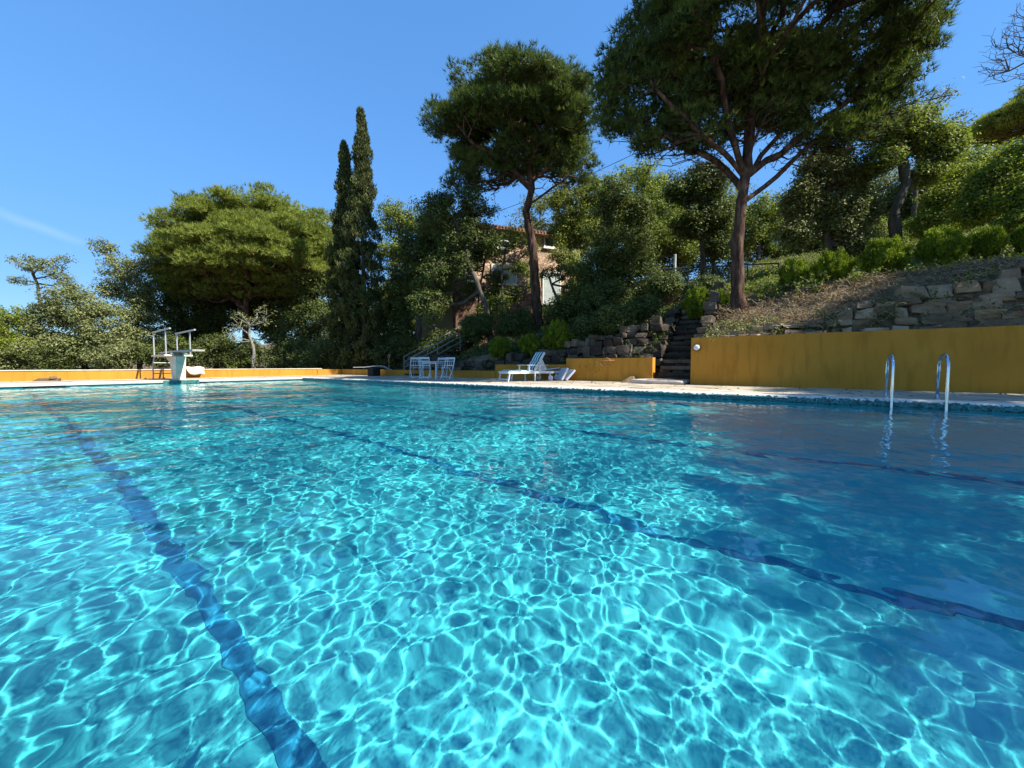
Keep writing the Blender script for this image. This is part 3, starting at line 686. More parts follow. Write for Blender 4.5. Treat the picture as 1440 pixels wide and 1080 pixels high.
# local frame: x along the facade, y into the house; heights absolute
def hloc(px, py):
    t = (px-720)/F; dx, dy = FW[0]+RT[0]*t, FW[1]+RT[1]*t   # ray in plan, hit facade line
    det = dx*(-hx.y)-dy*(-hx.x); D = (HA.x*(-hx.y)-HA.y*(-hx.x))/det
    s = ((dx*D-HA.x)*hx.x+(dy*D-HA.y)*hx.y)/HL
    return s, CAMZ+(HOR-py)*D/F
zt = hloc(720, 331)[1]; zmid = hloc(720, 402)[1]
MB().box((0, 0, zmid), (HL, 8, zt)).build('upper_wall', m_hstone, hs_); MB().box((-.04, -.06, .8), (HL+.04, 8, zmid-.002)).build('lower_wall', m_hbrick, hs_)
r = MB(); r.prism([(-.5, -.55), (HL+.5, -.55), (HL+.5, 8.5), (-.5, 8.5)], zt, zt+.14)
for k in range(int(HL/.25)+4): r.tube([(-.45+k*.25, -.62, zt+.16), (-.45+k*.25, 4, zt+1.1)], .075, 6)
r.add([(-.5,-.55,zt+.14),(HL+.5,-.55,zt+.14),(HL+.5,4,zt+1.05),(-.5,4,zt+1.05),(HL+.5,8.5,zt+.14),(-.5,8.5,zt+.14)], [(0,1,2,3),(3,2,4,5),(0,3,5),(1,4,2)])
r.build('roof', m_roof, hs_)
m_shut = nmat('shutter_paint', [(.3, (.36, .4, .37)), (.7, (.5, .55, .5))], 3, bump=.05)
m_glass = mat('dark_glass', (.02, .025, .03), .1, .6)
for m_ in (m_hstone, m_hbrick):      # rubble masonry joints
    t = m_.node_tree; b = t.nodes['Principled BSDF']; src = b.inputs['Base Color'].links[0].from_socket; tc = [n for n in t.nodes if n.type == 'TEX_COORD'][0]
    v1 = t.nodes.new('ShaderNodeTexVoronoi'); v1.inputs['Scale'].default_value = 3.2; v2 = t.nodes.new('ShaderNodeTexVoronoi'); v2.inputs['Scale'].default_value = 3.2; v2.feature = 'DISTANCE_TO_EDGE'
    for v in (v1, v2): t.links.new(tc.outputs['Object'], v.inputs['Vector'])
    sp_ = t.nodes.new('ShaderNodeSeparateColor'); t.links.new(v1.outputs['Color'], sp_.inputs[0])
    mr = t.nodes.new('ShaderNodeMapRange'); mr.inputs[3].default_value = .55; mr.inputs[4].default_value = 1.35; t.links.new(sp_.outputs[0], mr.inputs[0])
    hh_ = t.nodes.new('ShaderNodeHueSaturation'); t.links.new(src, hh_.inputs['Color']); t.links.new(mr.outputs[0], hh_.inputs['Value'])
    rr_ = t.nodes.new('ShaderNodeValToRGB'); rr_.color_ramp.elements[0].color = (.5, .42, .33, 1); rr_.color_ramp.elements[0].position = .02; rr_.color_ramp.elements[1].position = .06
    t.links.new(v2.outputs['Distance'], rr_.inputs[0]); mx = t.nodes.new('ShaderNodeMix'); mx.data_type = 'RGBA'; mx.blend_type = 'MULTIPLY'; mx.inputs[0].default_value = 1
    t.links.new(hh_.outputs[0], mx.inputs[6]); t.links.new(rr_.outputs[0], mx.inputs[7]); t.links.new(mx.outputs[2], b.inputs['Base Color'])
def opening(px0, py0, px1, py1, kind, lab=None):
    a, z1 = hloc(px0, py0); b, z0 = hloc(px1, py1)
    w = MB(); w.box((a, -.10, z0), (a+.08, -.003 if kind != 1 else -.003, z1)); w.box((b-.08, -.10, z0), (b, -.003, z1)); w.box((a+.08, -.10, z1-.08), (b-.08, -.003, z1)); w.box((a+.08, -.10, z0), (b-.08, -.003, z0+.08))
    fr = w.build('window_frame', m_hwhite, hs_)
    if kind == 'shutter':
        n = MB(); zz = z0+.1
        while zz < z1-.1: n.box((a+.082, -.085, zz), (b-.082, -.06, zz+.055)); zz += .075
        n.build('shutter', m_shut, fr); MB().box((a+.05, -.055, z0+.05), (b-.05, -.02, z1-.05)).build('shutter_panel', m_shut, fr)
    else: MB().box((a+.05, -.04, z0+.05), (b-.05, -.02, z1-.05)).build('window_pane', m_glass, fr)
    MB().box((a-.1, -.2, z0-.12), (b+.1, -.003, z0-.002)).build('window_sill', m_hwhite, fr)
opening(691, 373, 726, 402, 'shutter'); opening(654, 380, 669, 398, 'pane'); opening(762, 383, 787, 430, 'shutter'); opening(764, 336, 778, 352, 'pane'); opening(700, 340, 716, 353, 'pane')
# left wing in shade
WA = P(585, 470, 30); WB = P(648, 470, 27.5)
w = thing('house_wing', 'shaded plastered wing with a gabled roof left of the stone house', 'house', (WA.x, WA.y, 0), math.atan2(WB.y-WA.y, WB.x-WA.x)); WL = (Vector((WB.x-WA.x, WB.y-WA.y))).length
zw = CAMZ+(HOR-368)*29/F
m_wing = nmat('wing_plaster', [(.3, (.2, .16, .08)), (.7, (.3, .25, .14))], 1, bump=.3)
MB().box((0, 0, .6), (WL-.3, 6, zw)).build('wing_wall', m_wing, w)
g = MB(); g.prism([(-.5, zw-.1), (WL*.42, zw+1.25), (WL+.1, zw-.1), (WL+.1, zw+.08), (WL*.42, zw+1.42), (-.5, zw+.08)], -6.2, .5, Matrix.Rotation(math.pi/2, 4, 'X')); g.build('wing_roof', m_hwhite, w)
z3 = CAMZ+(HOR-421)*29/F; MB().box((1.3, -.7, z3), (WL-.4, -.003, z3+.22)).build('balcony_slab', m_hwhite, w)

# ------------------------------------------------------------------ vegetation
L_oak = leafmat('holm_oak_leaf', (.022, .036, .010), (.15, .185, .045), .25, .6, .2)  # leaf tints spread wide, putting some sun and shade contrast into the colour
L_light = leafmat('light_oak_leaf', (.05, .08, .014), (.28, .32, .065), .35)
L_grey = leafmat('grey_olive_leaf', (.05, .065, .022), (.29, .31, .12), .25)
L_pine = leafmat('pine_needle', (.018, .04, .011), (.145, .185, .038), .35, .55, .25)
L_pine2 = leafmat('sunlit_pine_needle', (.07, .10, .018), (.33, .37, .07), .35, .55, .25)  # pine needles again, lightened to put sunlight into the colour
L_cyp = leafmat('cypress_leaf', (.012, .02, .006), (.10, .115, .03), .15, .6, .2)
L_bush = leafmat('clipped_bush_leaf', (.025, .05, .006), (.26, .33, .02), .35)
L_dead = leafmat('dead_leaf', (.12, .075, .035), (.34, .25, .14), .2, .8, .1)
L_fern = leafmat('yellow_green_leaf', (.06, .10, .014), (.34, .38, .055), .4)
m_bark = nmat('pine_bark', [(.32, (.018, .010, .008)), (.5, (.07, .04, .028)), (.72, (.20, .13, .095))], 5, 10, .95, .1, 1, 7, .06, stretch=(1, 1, .28), rgh=.7)
m_bark2 = nmat('oak_bark', [(.3, (.035, .03, .025)), (.5, (.08, .07, .055)), (.8, (.17, .15, .12))], 6, 10, .95, .1, 1, 9, .04, stretch=(1, 1, .35), rgh=.7)
m_twig = mat('grey_twig', (.10, .09, .08), .9, .1)
m_pale = nmat('pale_bark', [(.3, (.12, .11, .09)), (.7, (.3, .28, .24))], 5, bump=.5)

def unit(v): return v/np.maximum(np.linalg.norm(v, axis=-1, keepdims=True), 1e-9)
def segs(P0, P1, r0, r1, n=5):
    """tapered prisms between point pairs"""
    P0 = np.asarray(P0); P1 = np.asarray(P1); d = unit(P1-P0); ref = np.where(np.abs(d[:, 2:3]) > .9, [[1., 0, 0]], [[0, 0, 1.]])
    u = unit(np.cross(d, ref)); w = np.cross(d, u); a = np.arange(n)*2*np.pi/n; c, s = np.cos(a), np.sin(a)
    ring = u[:, None]*c[None, :, None]+w[:, None]*s[None, :, None]
    V = np.concatenate([P0[:, None]+ring*np.asarray(r0)[:, None, None], P1[:, None]+ring*np.asarray(r1)[:, None, None]], 1)
    k = np.arange(n); q = np.stack([k, (k+1) % n, n+(k+1) % n, n+k], -1)
    Fc = (np.arange(len(P0))*2*n)[:, None, None]+q[None]
    return V.reshape(-1, 3), Fc.reshape(-1, 4)
def leaves(cen, dirs, nrm, l, w):
    """rhombic leaves"""
    d = unit(dirs); s = unit(np.cross(d, nrm)); l = np.asarray(l).reshape(-1, 1)/2; w = np.asarray(w).reshape(-1, 1)/2
    V = np.stack([cen-d*l, cen+s*w, cen+d*l, cen-s*w], 1).reshape(-1, 3)
    return V, np.arange(len(V)).reshape(-1, 4)
def needles(cen, dirs, l, w):
    d = unit(dirs); s = unit(np.cross(d, R.normal(size=d.shape))); w = np.asarray(w).reshape(-1, 1)/2
    V = np.stack([cen-s*w, cen+s*w, cen+d*np.asarray(l).reshape(-1, 1)], 1).reshape(-1, 3)
    return V, np.arange(len(V)).reshape(-1, 3)

def skeleton(trunk, r0, att, fork=.45, step=.55, rt=.012, up=.15, limbs=(), pw=.48):
    """trunk: list of points; att: attraction points. returns node positions, parents, radii"""
    tr = [np.array(p, float) for p in trunk]; nodes = []; par = []
    for i in range(len(tr)-1):
        m = max(2, int(np.linalg.norm(tr[i+1]-tr[i])/.35))
        for k in range(m):
            nodes.append(tr[i]+(tr[i+1]-tr[i])*k/m+(R.normal(size=3)*.02 if k else 0)); par.append(len(nodes)-2)
    nodes.append(tr[-1]); par.append(len(nodes)-2); nt_ = len(nodes)
    zf = tr[0][2]+(tr[-1][2]-tr[0][2])*fork
    cap = nt_+len(att)*30+600; Np = np.zeros((cap, 3)); Np[:nt_] = nodes; n = nt_; ok = np.zeros(cap, bool); ok[:nt_] = Np[:nt_, 2] >= zf-1e-6
    par = par+[0]*(cap-nt_)
    dist0 = np.zeros(cap)
    for lb in limbs:
        q0 = np.array(lb[0], float); j = int(np.argmin(np.linalg.norm(Np[:n]-q0, axis=1))); prev = j; cur = Np[j].copy()
        for q in lb[1:]:
            q = np.array(q, float); m = max(1, int(np.linalg.norm(q-cur)/.4)); c_ = cur.copy()
            for k in range(1, m+1):
                Np[n] = c_+(q-c_)*k/m+R.normal(size=3)*.025; par[n] = prev; ok[n] = True; dist0[n] = dist0[prev]+np.linalg.norm(q-c_)/m*.5; prev = n; n += 1
            cur = q
    order = np.argsort(np.linalg.norm(att-tr[-1], axis=1)+R.uniform(0, .5, len(att))); ends = []
    for i in order:
        a = att[i]; dv = a-Np[:n]; dd = np.linalg.norm(dv, axis=1)
        cost = dd+.35*dist0[:n]+np.where(dv[:, 2] < -.2*dd, .8*dd, 0); cost[~ok[:n]] = 1e9
        j = int(np.argmin(cost)); L = dd[j]; m = max(1, int(L/step))
        m = min(m, 28); p0 = Np[j].copy(); prev = j; side = R.normal(size=3)*.09*L
        for k in range(1, m+1):
            t = k/m; q = p0+(a-p0)*t+side*math.sin(math.pi*t)-np.array([0, 0, up*L*math.sin(math.pi*t)])
            Np[n] = q; par[n] = prev; ok[n] = True; dist0[n] = dist0[prev]+L/m; prev = n; n += 1
        ends.append(prev)
    cnt = np.zeros(n)
    for e in ends: cnt[e] += 1
    for k in range(n-1, 0, -1): cnt[par[k]] += cnt[k]
    rad_ = rt*np.maximum(cnt, 1)**pw
    zt0 = tr[0][2]; tot = max(1e-6, tr[-1][2]-zt0)
    r_tr = r0*(1-.35*np.clip((Np[:nt_, 2]-zt0)/tot, 0, 1))
    below = Np[:nt_, 2] < zf
    rf = r0*(1-.35*fork)
    rad_ = np.minimum(rad_, rf*.85)
    rad_[:nt_] = np.where(below, r_tr, np.clip(rad_[:nt_], .02, r_tr))
    # root flare
    rad_[:nt_] *= 1+.45*np.exp(-(Np[:nt_, 2]-zt0)/.35)
    return Np[:n], np.array(par[:n]), rad_, nt_
def tree(name, label, cat, trunk, r0, att, kind, leaf_mat, bark=None, clump=.5, per=60, size=.1, group=None, sides=6, bare=None, **kw):
    att = np.asarray(att, float); base = np.array(trunk[0], float); gzb = base[2]
    root = thing(name, label, cat, tuple(base), group=group)
    Np, par, rr, nt_ = skeleton(trunk, r0, att if bare is None else np.concatenate([att, bare]), **kw)
    i = np.arange(1, len(Np)); p = par[1:]
    V1, F1 = segs(Np[p]-base, Np[i]-base, np.where(i < nt_, rr[p], np.minimum(rr[p], rr[i]*1.35)), rr[i], sides)
    if nt_ > 3:
        big = i < nt_; V1, F1 = segs(Np[p][~big]-base, Np[i][~big]-base, np.minimum(rr[p], rr[i]*1.35)[~big], rr[i][~big], sides)
        # a smooth round trunk
        tb_ = MB(); tb_.tube([tuple(Np[k]-base) for k in range(nt_)], [float(rr[k])*(1+.09*math.sin(k*2.1)) for k in range(nt_)], 14)
        V2 = np.array(tb_.v); F2 = np.array([f for f in tb_.f if len(f) == 4]); F1 = np.concatenate([F1, F2+len(V1)]); V1 = np.concatenate([V1, V2])
    link('trunk', fast_mesh('trunk', V1, F1, True), bark or m_bark2, root)
    if kind is not None:
        V2, F2, tint = foliage(att, kind, clump, per, size); link('crown', fast_mesh('crown', V2-base, F2, False, tint), leaf_mat, root)
    return root
def foliage(att, kind, clump, per, size):
    n = len(att); K = n*per; c0 = np.repeat(att, per, 0); tc = np.repeat(R.uniform(0, 1, n), per)
    if kind == 'leaf':
        off = R.normal(size=(K, 3)); off = unit(off)*(R.uniform(0, 1, (K, 1))**.45)*clump*np.repeat(R.uniform(.6, 1.25, (n, 1)), per, 0); off[:, 2] *= .7
        c = c0+off; nr = unit(R.normal(size=(K, 3))*.55+unit(off)*1.0+[0, 0, .75]); d = R.normal(size=(K, 3)); d = d-nr*np.sum(d*nr, 1, keepdims=True)
        l = size*R.uniform(.7, 1.35, K); V, Fc = leaves(c, d, nr, l, l*.55)
        return V, Fc, np.clip(.5*tc+.6*R.uniform(0, 1, K)-.05, 0, 1)
    if kind == 'pine':
        nb = 9; T_ = max(1, per//nb); K = n*T_; c0 = np.repeat(att, T_, 0)
        off = unit(R.normal(size=(K, 3)))*(R.uniform(0, 1, (K, 1))**.4)*clump; off[:, 2] = np.abs(off[:, 2])*.6-.1*clump
        c = c0+off; ax = unit(unit(off)*.8+[0, 0, .75]); c = np.repeat(c, nb, 0); ax = np.repeat(ax, nb, 0)
        d = ax+R.normal(size=ax.shape)*.55; l = size*R.uniform(.7, 1.3, len(c)); V, Fc = needles(c, d, l, l*.11+.003)
        return V, Fc, np.clip(.45*np.repeat(np.repeat(R.uniform(0, 1, n), T_), nb)+.5*np.repeat(R.uniform(0, 1, K), nb)+R.normal(size=len(c))*.08, 0, 1)
    if kind == 'spray':   # upright cypress sprays
        off = unit(R.normal(size=(K, 3)))*(R.uniform(0, 1, (K, 1))**.5)*clump; off[:, 2] *= 1.6
        c = c0+off; d = unit(off*[1, 1, .3]+[0, 0, clump*1.4])+R.normal(size=(K, 3))*.25; l = size*R.uniform(.7, 1.4, K)
        V, Fc = leaves(c, d, R.normal(size=(K, 3)), l, l*.32); return V, Fc, np.clip(.5*tc+.5*R.uniform(0, 1, K), 0, 1)
def lobes(spec, D, n, shell=.75, depth=None, up=0.0):
    """attraction points spread through ellipsoids given as (px, py, rx, ry[, dD]); real spheres in depth"""
    out = []; ws = np.array([s[2]*s[3] for s in spec], float)**.9; ws /= ws.sum()
    for s, w_ in zip(spec, ws):
        dD = s[4] if len(s) > 4 else 0; Dd = D+dD; c = np.array(P(s[0], s[1], Dd)); k = Dd/F/math.sqrt(1+((s[0]-720)/F)**2)**.5*1.1; m = max(3, int(n*w_))
        v = unit(R.normal(size=(m, 3))); v *= (shell+(1-shell)*R.uniform(0, 1, (m, 1)))*R.uniform(.45, 1, (m, 1))**(.5)
        if up: v[:, 2] = np.where(R.uniform(0, 1, m) < up, np.abs(v[:, 2]), v[:, 2])
        px = s[2]*k*.97; pz = s[3]*k; dp_ = (depth or .9)*max(px, pz*.7)
        out.append(c+v[:, :1]*px*np.array([RT[0], RT[1], 0])+v[:, 1:2]*dp_*np.array([FW[0], FW[1], 0])+v[:, 2:]*np.array([0, 0, pz]))
    return np.concatenate(out)
def basept(px, D, z=None):
    x, y = plan(px, D); return (x, y, (gz(x, y) if z is None else z)-.1)
def PP(*a): return tuple(P(*a))

# --- umbrella pines: knobbly shell of rounded lobes
def pine_att(c, rx, rz, nl, per, rl=.27, lower=-.15, squash=1.0, seed=1):
    rg = np.random.default_rng(seed); out = []
    k = 0; pts = []
    while len(pts) < nl and k < 4000:
        k += 1; v = unit(rg.normal(size=3))
        if v[2] < lower: continue
        if all(np.linalg.norm(v-q) > 1.35/math.sqrt(nl)*1.6 for q in pts): pts.append(v)
    for v in pts:
        q = rg.uniform(.76, 1.0); cc = np.array(c)+v*q*np.array([rx, rx, rz]); r_ = rl*rx*rg.uniform(.75, 1.25)
        w_ = unit(rg.normal(size=(per, 3))); w_[:, 2] = np.abs(w_[:, 2])*.85-.15; w_ *= rg.uniform(.55, 1, (per, 1))
        out.append(cc+w_*r_)
    return np.concatenate(out)
# middle pine
D = 21.5; c = np.array(P(729, 200, D)); k = D/F
att = pine_att(c, 90*k, 55*k, 40, 30, .26, -.3, seed=3)
att = np.concatenate([att, lobes([(655, 262, 26, 14), (617, 180, 16, 26), (690, 130, 58, 14), (752, 124, 56, 14), (812, 150, 24, 22), (690, 250, 45, 14), (805, 245, 36, 18), (650, 235, 22, 16), (735, 225, 60, 26)], D, 330)])
bx = basept(757, D); tr = [bx, PP(752, 400, D), PP(748, 345, D), PP(739, 303, D+.2), PP(747, 272, D), PP(743, 235, D), PP(738, 195, D)]
lm_ = [[PP(746, 270, D), PP(710, 235, D-.5), PP(660, 205, D-1.5), PP(635, 170, D-1)], [PP(746, 262, D), PP(790, 225, D+.5), PP(815, 180, D+1)], [PP(743, 240, D), PP(700, 200, D+1.5), PP(675, 150, D+2)],
       [PP(742, 238, D), PP(765, 190, D-1), PP(778, 145, D-1.5)], [PP(739, 200, D), PP(727, 170, D), PP(722, 135, D)], [PP(750, 295, D), PP(775, 270, D-.6), PP(800, 255, D-1)]]
tree('umbrella_pine', 'tall umbrella pine with a straight dark trunk in front of the stone house', 'pine', tr, .28, att, 'pine', L_pine, m_bark, .5, 190, .25, fork=.6, rt=.010, up=.1, pw=.48, limbs=lm_, bare=lobes([(690, 265, 50, 18), (790, 262, 45, 20), (735, 240, 70, 26), (660, 240, 30, 24)], D, 380, .2))
# big pine at right
D = 13.2; c = np.array(P(1085, 30, D-.5)); k = D/F
att = pine_att(c, 172*k, 160*k, 84, 34, .19, -.5, seed=8)
att = np.concatenate([att, lobes([(885, 115, 50, 48), (866, 180, 32, 34), (852, 140, 22, 30), (935, 165, 60, 40), (905, 215, 30, 16), (1225, 140, 50, 50), (1265, 70, 38, 50), (1195, 185, 44, 28), (1030, 120, 90, 60), (1120, 120, 90, 60), (1150, 205, 55, 20), (980, 205, 50, 24), (1090, 170, 60, 40)], D, 1100, shell=.35)])
bx = basept(1036, D); tr = [bx, PP(1031, 340, D), PP(1036, 290, D), PP(1040, 255, D), PP(1046, 180, D+.2), PP(1050, 90, D+.3), PP(1060, 20, D+.4)]
lm_ = [[PP(1038, 262, D), PP(1022, 215, D-.3), PP(1008, 150, D-.5), PP(985, 70, D-.8)], [PP(1037, 275, D), PP(1000, 235, D+.2), PP(960, 215, D+.3), PP(905, 190, D+.4)],
       [PP(1040, 250, D), PP(1085, 200, D+.2), PP(1130, 140, D+.4), PP(1170, 80, D+.4)], [PP(1040, 262, D), PP(1100, 215, D), PP(1150, 175, D+.1), PP(1195, 140, D)],
       [PP(1043, 225, D), PP(1085, 130, D-.4), PP(1105, 60, D-.6)], [PP(1045, 200, D), PP(1030, 110, D+1), PP(1005, 50, D+1.6)], [PP(1038, 285, D), PP(1085, 255, D), PP(1120, 220, D-.1), PP(1150, 190, D)],
       [PP(1036, 250, D), PP(970, 190, D-.6), PP(915, 140, D-.8)]]
tree('umbrella_pine', 'huge umbrella pine with a spreading crown cut by the top of the photo', 'pine', tr, .205, att, 'pine', L_pine, m_bark, .4, 150, .2, fork=.3, rt=.007, up=.05, pw=.47, limbs=lm_, bare=lobes([(940, 215, 60, 24), (990, 245, 45, 20), (1100, 225, 50, 30), (1170, 215, 60, 26), (900, 200, 40, 26), (1230, 180, 50, 30), (1040, 190, 80, 40)], D, 700, .2))
# left pine
D = 30.; c = np.array(P(376, 374, D)); k = D/F/1.2
att = pine_att(c, 128*k, 76*k*1.15, 90, 26, .2, -.35, seed=5)
att = np.concatenate([att, lobes([(248, 355, 28, 40), (455, 345, 36, 46), (300, 405, 70, 24), (385, 290, 60, 10), (420, 400, 50, 24), (250, 390, 30, 28), (350, 400, 70, 28), (340, 350, 90, 30)], D, 640)])
bx = basept(350, D); tr = [bx, PP(348, 470, D), PP(350, 430, D), PP(345, 395, D)]
lm_ = [[PP(350, 435, D), PP(300, 395, D-1), PP(250, 350, D-1.5)], [PP(348, 420, D), PP(390, 380, D-1), PP(430, 330, D-1)], [PP(346, 405, D), PP(330, 350, D+1), PP(300, 300, D+2)], [PP(346, 400, D), PP(370, 350, D), PP(380, 300, D)]]
tree('umbrella_pine', 'broad sunlit umbrella pine behind the diving platform', 'pine', tr, .3, att, 'pine', L_pine2, m_bark, .6, 190, .27, fork=.35, rt=.015, up=.1, limbs=lm_)
# --- cypresses
for px, D, ytop, wpx, lb in ((513, 24.0, 166, 25, 'tallest cypress with a thin pointed top'), (489, 24.6, 210, 22, 'slightly shorter cypress on the left of the pair')):
    b = basept(px, D); zt_ = P(px, ytop, D).z; H = zt_-b[2]; k = D/F; n = 1100; t = R.uniform(0.01, 1, n)**1.1
    prof = np.interp(t, [0, .08, .35, .52, .62, .8, .93, 1], [.9, 1.15, 1.12, .9, .62, .42, .24, .03])*wpx*k*(1+.2*np.sin(t*41+px)+.2*np.sin(t*97+px*2))
    a = R.uniform(0, 6.28, n); q = np.sqrt(R.uniform(.3, 1, n))
    att = np.stack([b[0]+prof*q*np.cos(a)+.12*np.sin(t*9), b[1]+prof*q*np.sin(a), b[2]+.3+t*(H-.4)], -1)
    root = thing('cypress', lb, 'cypress', b, group='pair of cypresses')
    MB().tube([(0,0,0), (.03,0,H*.5), (0,0,H*.93)], [.16, .1, .02], 8).build('trunk', m_bark2, root, smooth=True)
    V, Fc, ti = foliage(att, 'spray', .2, 55, .17); link('crown', fast_mesh('crown', V-np.array(b), Fc, False, ti), L_cyp, root)

# --- broadleaf trees: (label, trunk, r, lobes, D, n, material, size)
def oak(label, tr, r, sp, D, n, lm, size=.12, per=70, clump=.55, name='oak_tree', bark=None, group=None, **kw):
    return tree(name, label, 'tree', tr, r, lobes(sp, D, n, .5), 'leaf', lm, bark or m_bark2, clump, per, size, group, **kw)
oak('grey green broadleaf tree behind the left end of the sunlit wall', [basept(120, 25), PP(118, 480, 25), PP(112, 430, 25)], .16,
    [(110, 430, 48, 42), (75, 455, 45, 45), (150, 455, 55, 45), (120, 490, 80, 35), (180, 480, 45, 35), (60, 500, 45, 20)], 25, 520, L_grey, .13)
oak('thin tall broadleaf tree with sparse top between the left oak and the umbrella pine', [basept(198, 27), PP(196, 450, 27), PP(180, 400, 27), PP(165, 370, 27)], .16,
    [(180, 380, 32, 24), (155, 350, 16, 12), (200, 410, 28, 35), (165, 410, 25, 18), (205, 460, 28, 45), (215, 370, 14, 14)], 27, 300, L_grey, .13, 55, .5)
oak('scraggy half bare treetop rising over the far left trees', [basept(48, 30), PP(62, 440, 30), PP(60, 400, 30), PP(50, 375, 30)], .12,
    [(52, 372, 26, 16), (80, 380, 18, 18), (98, 368, 14, 8), (40, 395, 14, 10), (95, 395, 18, 14)], 30, 130, L_grey, .12, 28, .45, fork=.5)
oak('olive green shrubby tree at the far left edge', [basept(10, 24), PP(12, 480, 24), PP(15, 450, 24)], .14,
    [(10, 460, 50, 40), (-30, 450, 45, 45), (30, 490, 55, 30), (-60, 470, 40, 50)], 24, 420, L_fern, .12)
oak('dark holm oak in the shade under the left side of the umbrella pine', [basept(262, 31), PP(262, 470, 31), PP(255, 430, 31)], .2,
    [(235, 420, 40, 45), (280, 440, 50, 50), (245, 480, 50, 35), (300, 490, 45, 25)], 31, 420, L_oak, .15, 75, .7)
oak('dark holm oak between the umbrella pine and the cypresses', [basept(432, 29), PP(430, 470, 29), PP(428, 420, 29)], .2,
    [(435, 400, 35, 35), (445, 450, 32, 45), (415, 470, 22, 40), (455, 500, 30, 20)], 29, 380, L_oak, .14, 75, .65)
oak('dark round oak filling the shade under the crown of the left umbrella pine', [basept(305, 33), PP(305, 470, 33), PP(305, 430, 33)], .2,
    [(300, 415, 50, 30), (335, 400, 40, 25), (290, 455, 40, 35), (265, 400, 35, 30)], 33, 480, L_oak, .16, 80, .75)
oak('wide dark oak behind the trunk of the left umbrella pine', [basept(345, 36), PP(345, 480, 36), PP(345, 450, 36)], .2,
    [(335, 440, 50, 30), (380, 450, 40, 26), (350, 410, 60, 26), (300, 480, 30, 24)], 36, 420, L_oak, .17, 80, .8)
oak('dark leafy oak filling the gap right of the left umbrella pine trunk', [basept(400, 32), PP(400, 460, 32), PP(398, 410, 32)], .2,
    [(395, 395, 45, 28), (420, 420, 35, 30), (375, 420, 25, 22)], 32, 360, L_oak, .16, 80, .7)
oak('light green young oak glimpsed under the umbrella pine', [basept(392, 33), PP(392, 470, 33), PP(390, 440, 33)], .12,
    [(385, 465, 22, 30), (405, 440, 20, 22), (370, 500, 22, 14), (405, 495, 20, 20)], 33, 180, L_light, .14, 55, .6)
oak('pale leaning forked tree nearly bare below the umbrella pine', [basept(356, 25.5), PP(358, 490, 25.5), PP(352, 470, 25.5)], .13,
    [(345, 450, 26, 16), (372, 445, 16, 18), (330, 470, 16, 16)], 25.5, 60, L_grey, .1, 14, .4, bark=m_pale, fork=.5)
oak('light green treetop just right of the cypresses', [basept(560, 31), PP(560, 400, 31), PP(558, 340, 31)], .2,
    [(558, 315, 26, 28), (585, 320, 22, 24), (555, 360, 30, 30), (560, 420, 28, 40)], 31, 380, L_light, .14, 60, .6)
oak('dark oak behind the low springboard right of the cypresses', [basept(588, 25), PP(590, 450, 25), PP(588, 400, 25), PP(590, 370, 25)], .22,
    [(590, 360, 38, 40), (615, 330, 32, 32), (570, 410, 32, 40), (605, 400, 40, 35), (560, 465, 25, 35)], 25, 560, L_oak, .13, 70, .55)
oak('twisted dark oak leaning over the garden steps before the house', [basept(692, 21), PP(684, 430, 21), PP(672, 400, 21), PP(660, 375, 21), PP(652, 340, 21), PP(640, 310, 21)], .17,
    [(640, 300, 42, 25), (672, 290, 30, 22), (612, 310, 28, 28), (665, 330, 28, 22), (640, 345, 28, 20), (690, 340, 18, 16), (620, 285, 20, 12), (650, 375, 22, 18), (620, 380, 30, 30), (600, 430, 30, 30)], 21, 520, L_oak, .11, 60, .45, fork=.25)
oak('small leafy oak in front of the upper house facade', [basept(712, 23), PP(708, 430, 23), PP(705, 390, 23), PP(712, 350, 23)], .09,
    [(712, 340, 26, 16), (738, 350, 22, 18), (698, 362, 14, 12), (732, 380, 16, 14), (748, 395, 12, 20), (705, 430, 20, 22), (680, 445, 18, 20)], 23, 230, L_light, .11, 45, .4, fork=.5)
oak('leafy oak right of the house, behind the middle pine', [basept(812, 26), PP(806, 420, 26), PP(800, 350, 26)], .2,
    [(800, 290, 34, 26), (830, 275, 22, 26), (790, 330, 24, 22), (822, 325, 30, 30), (845, 300, 20, 20)], 26, 420, L_light, .13, 55, .5, fork=.3)
oak('large dark oak between the house and the stone stairs', [basept(852, 20), PP(850, 420, 20), PP(848, 370, 20), PP(850, 330, 20)], .2,
    [(860, 290, 30, 30), (870, 350, 45, 45), (835, 390, 38, 35), (890, 390, 45, 35), (850, 430, 55, 28), (895, 310, 22, 30), (800, 440, 40, 22), (905, 430, 30, 28)], 20, 900, L_oak, .12, 70, .5, fork=.3)
oak('sparse oak covering the shuttered window of the stone house', [basept(672, 24), PP(672, 440, 24), PP(676, 400, 24), PP(684, 360, 24)], .08,
    [(682, 352, 22, 14), (668, 372, 16, 14), (700, 392, 16, 12), (690, 415, 20, 12), (660, 408, 18, 16), (722, 415, 12, 14)], 24, 280, L_oak, .11, 44, .42, fork=.4)
oak('young oak before the right end of the stone house', [basept(822, 24), PP(820, 440, 24), PP(812, 400, 24)], .09,
    [(800, 372, 20, 16), (815, 400, 22, 20), (785, 360, 12, 12), (795, 425, 18, 14), (775, 440, 16, 10)], 24, 260, L_light, .11, 42, .42, fork=.3)
oak('leaning dark sapling trunk before the right part of the house', [basept(800, 21.5), PP(790, 440, 21.5), PP(778, 410, 21.5), PP(772, 392, 21.5)], .1,
    [(768, 385, 14, 10), (790, 385, 16, 14), (800, 410, 14, 14)], 21.5, 60, L_oak, .1, 40, .3, fork=.8)
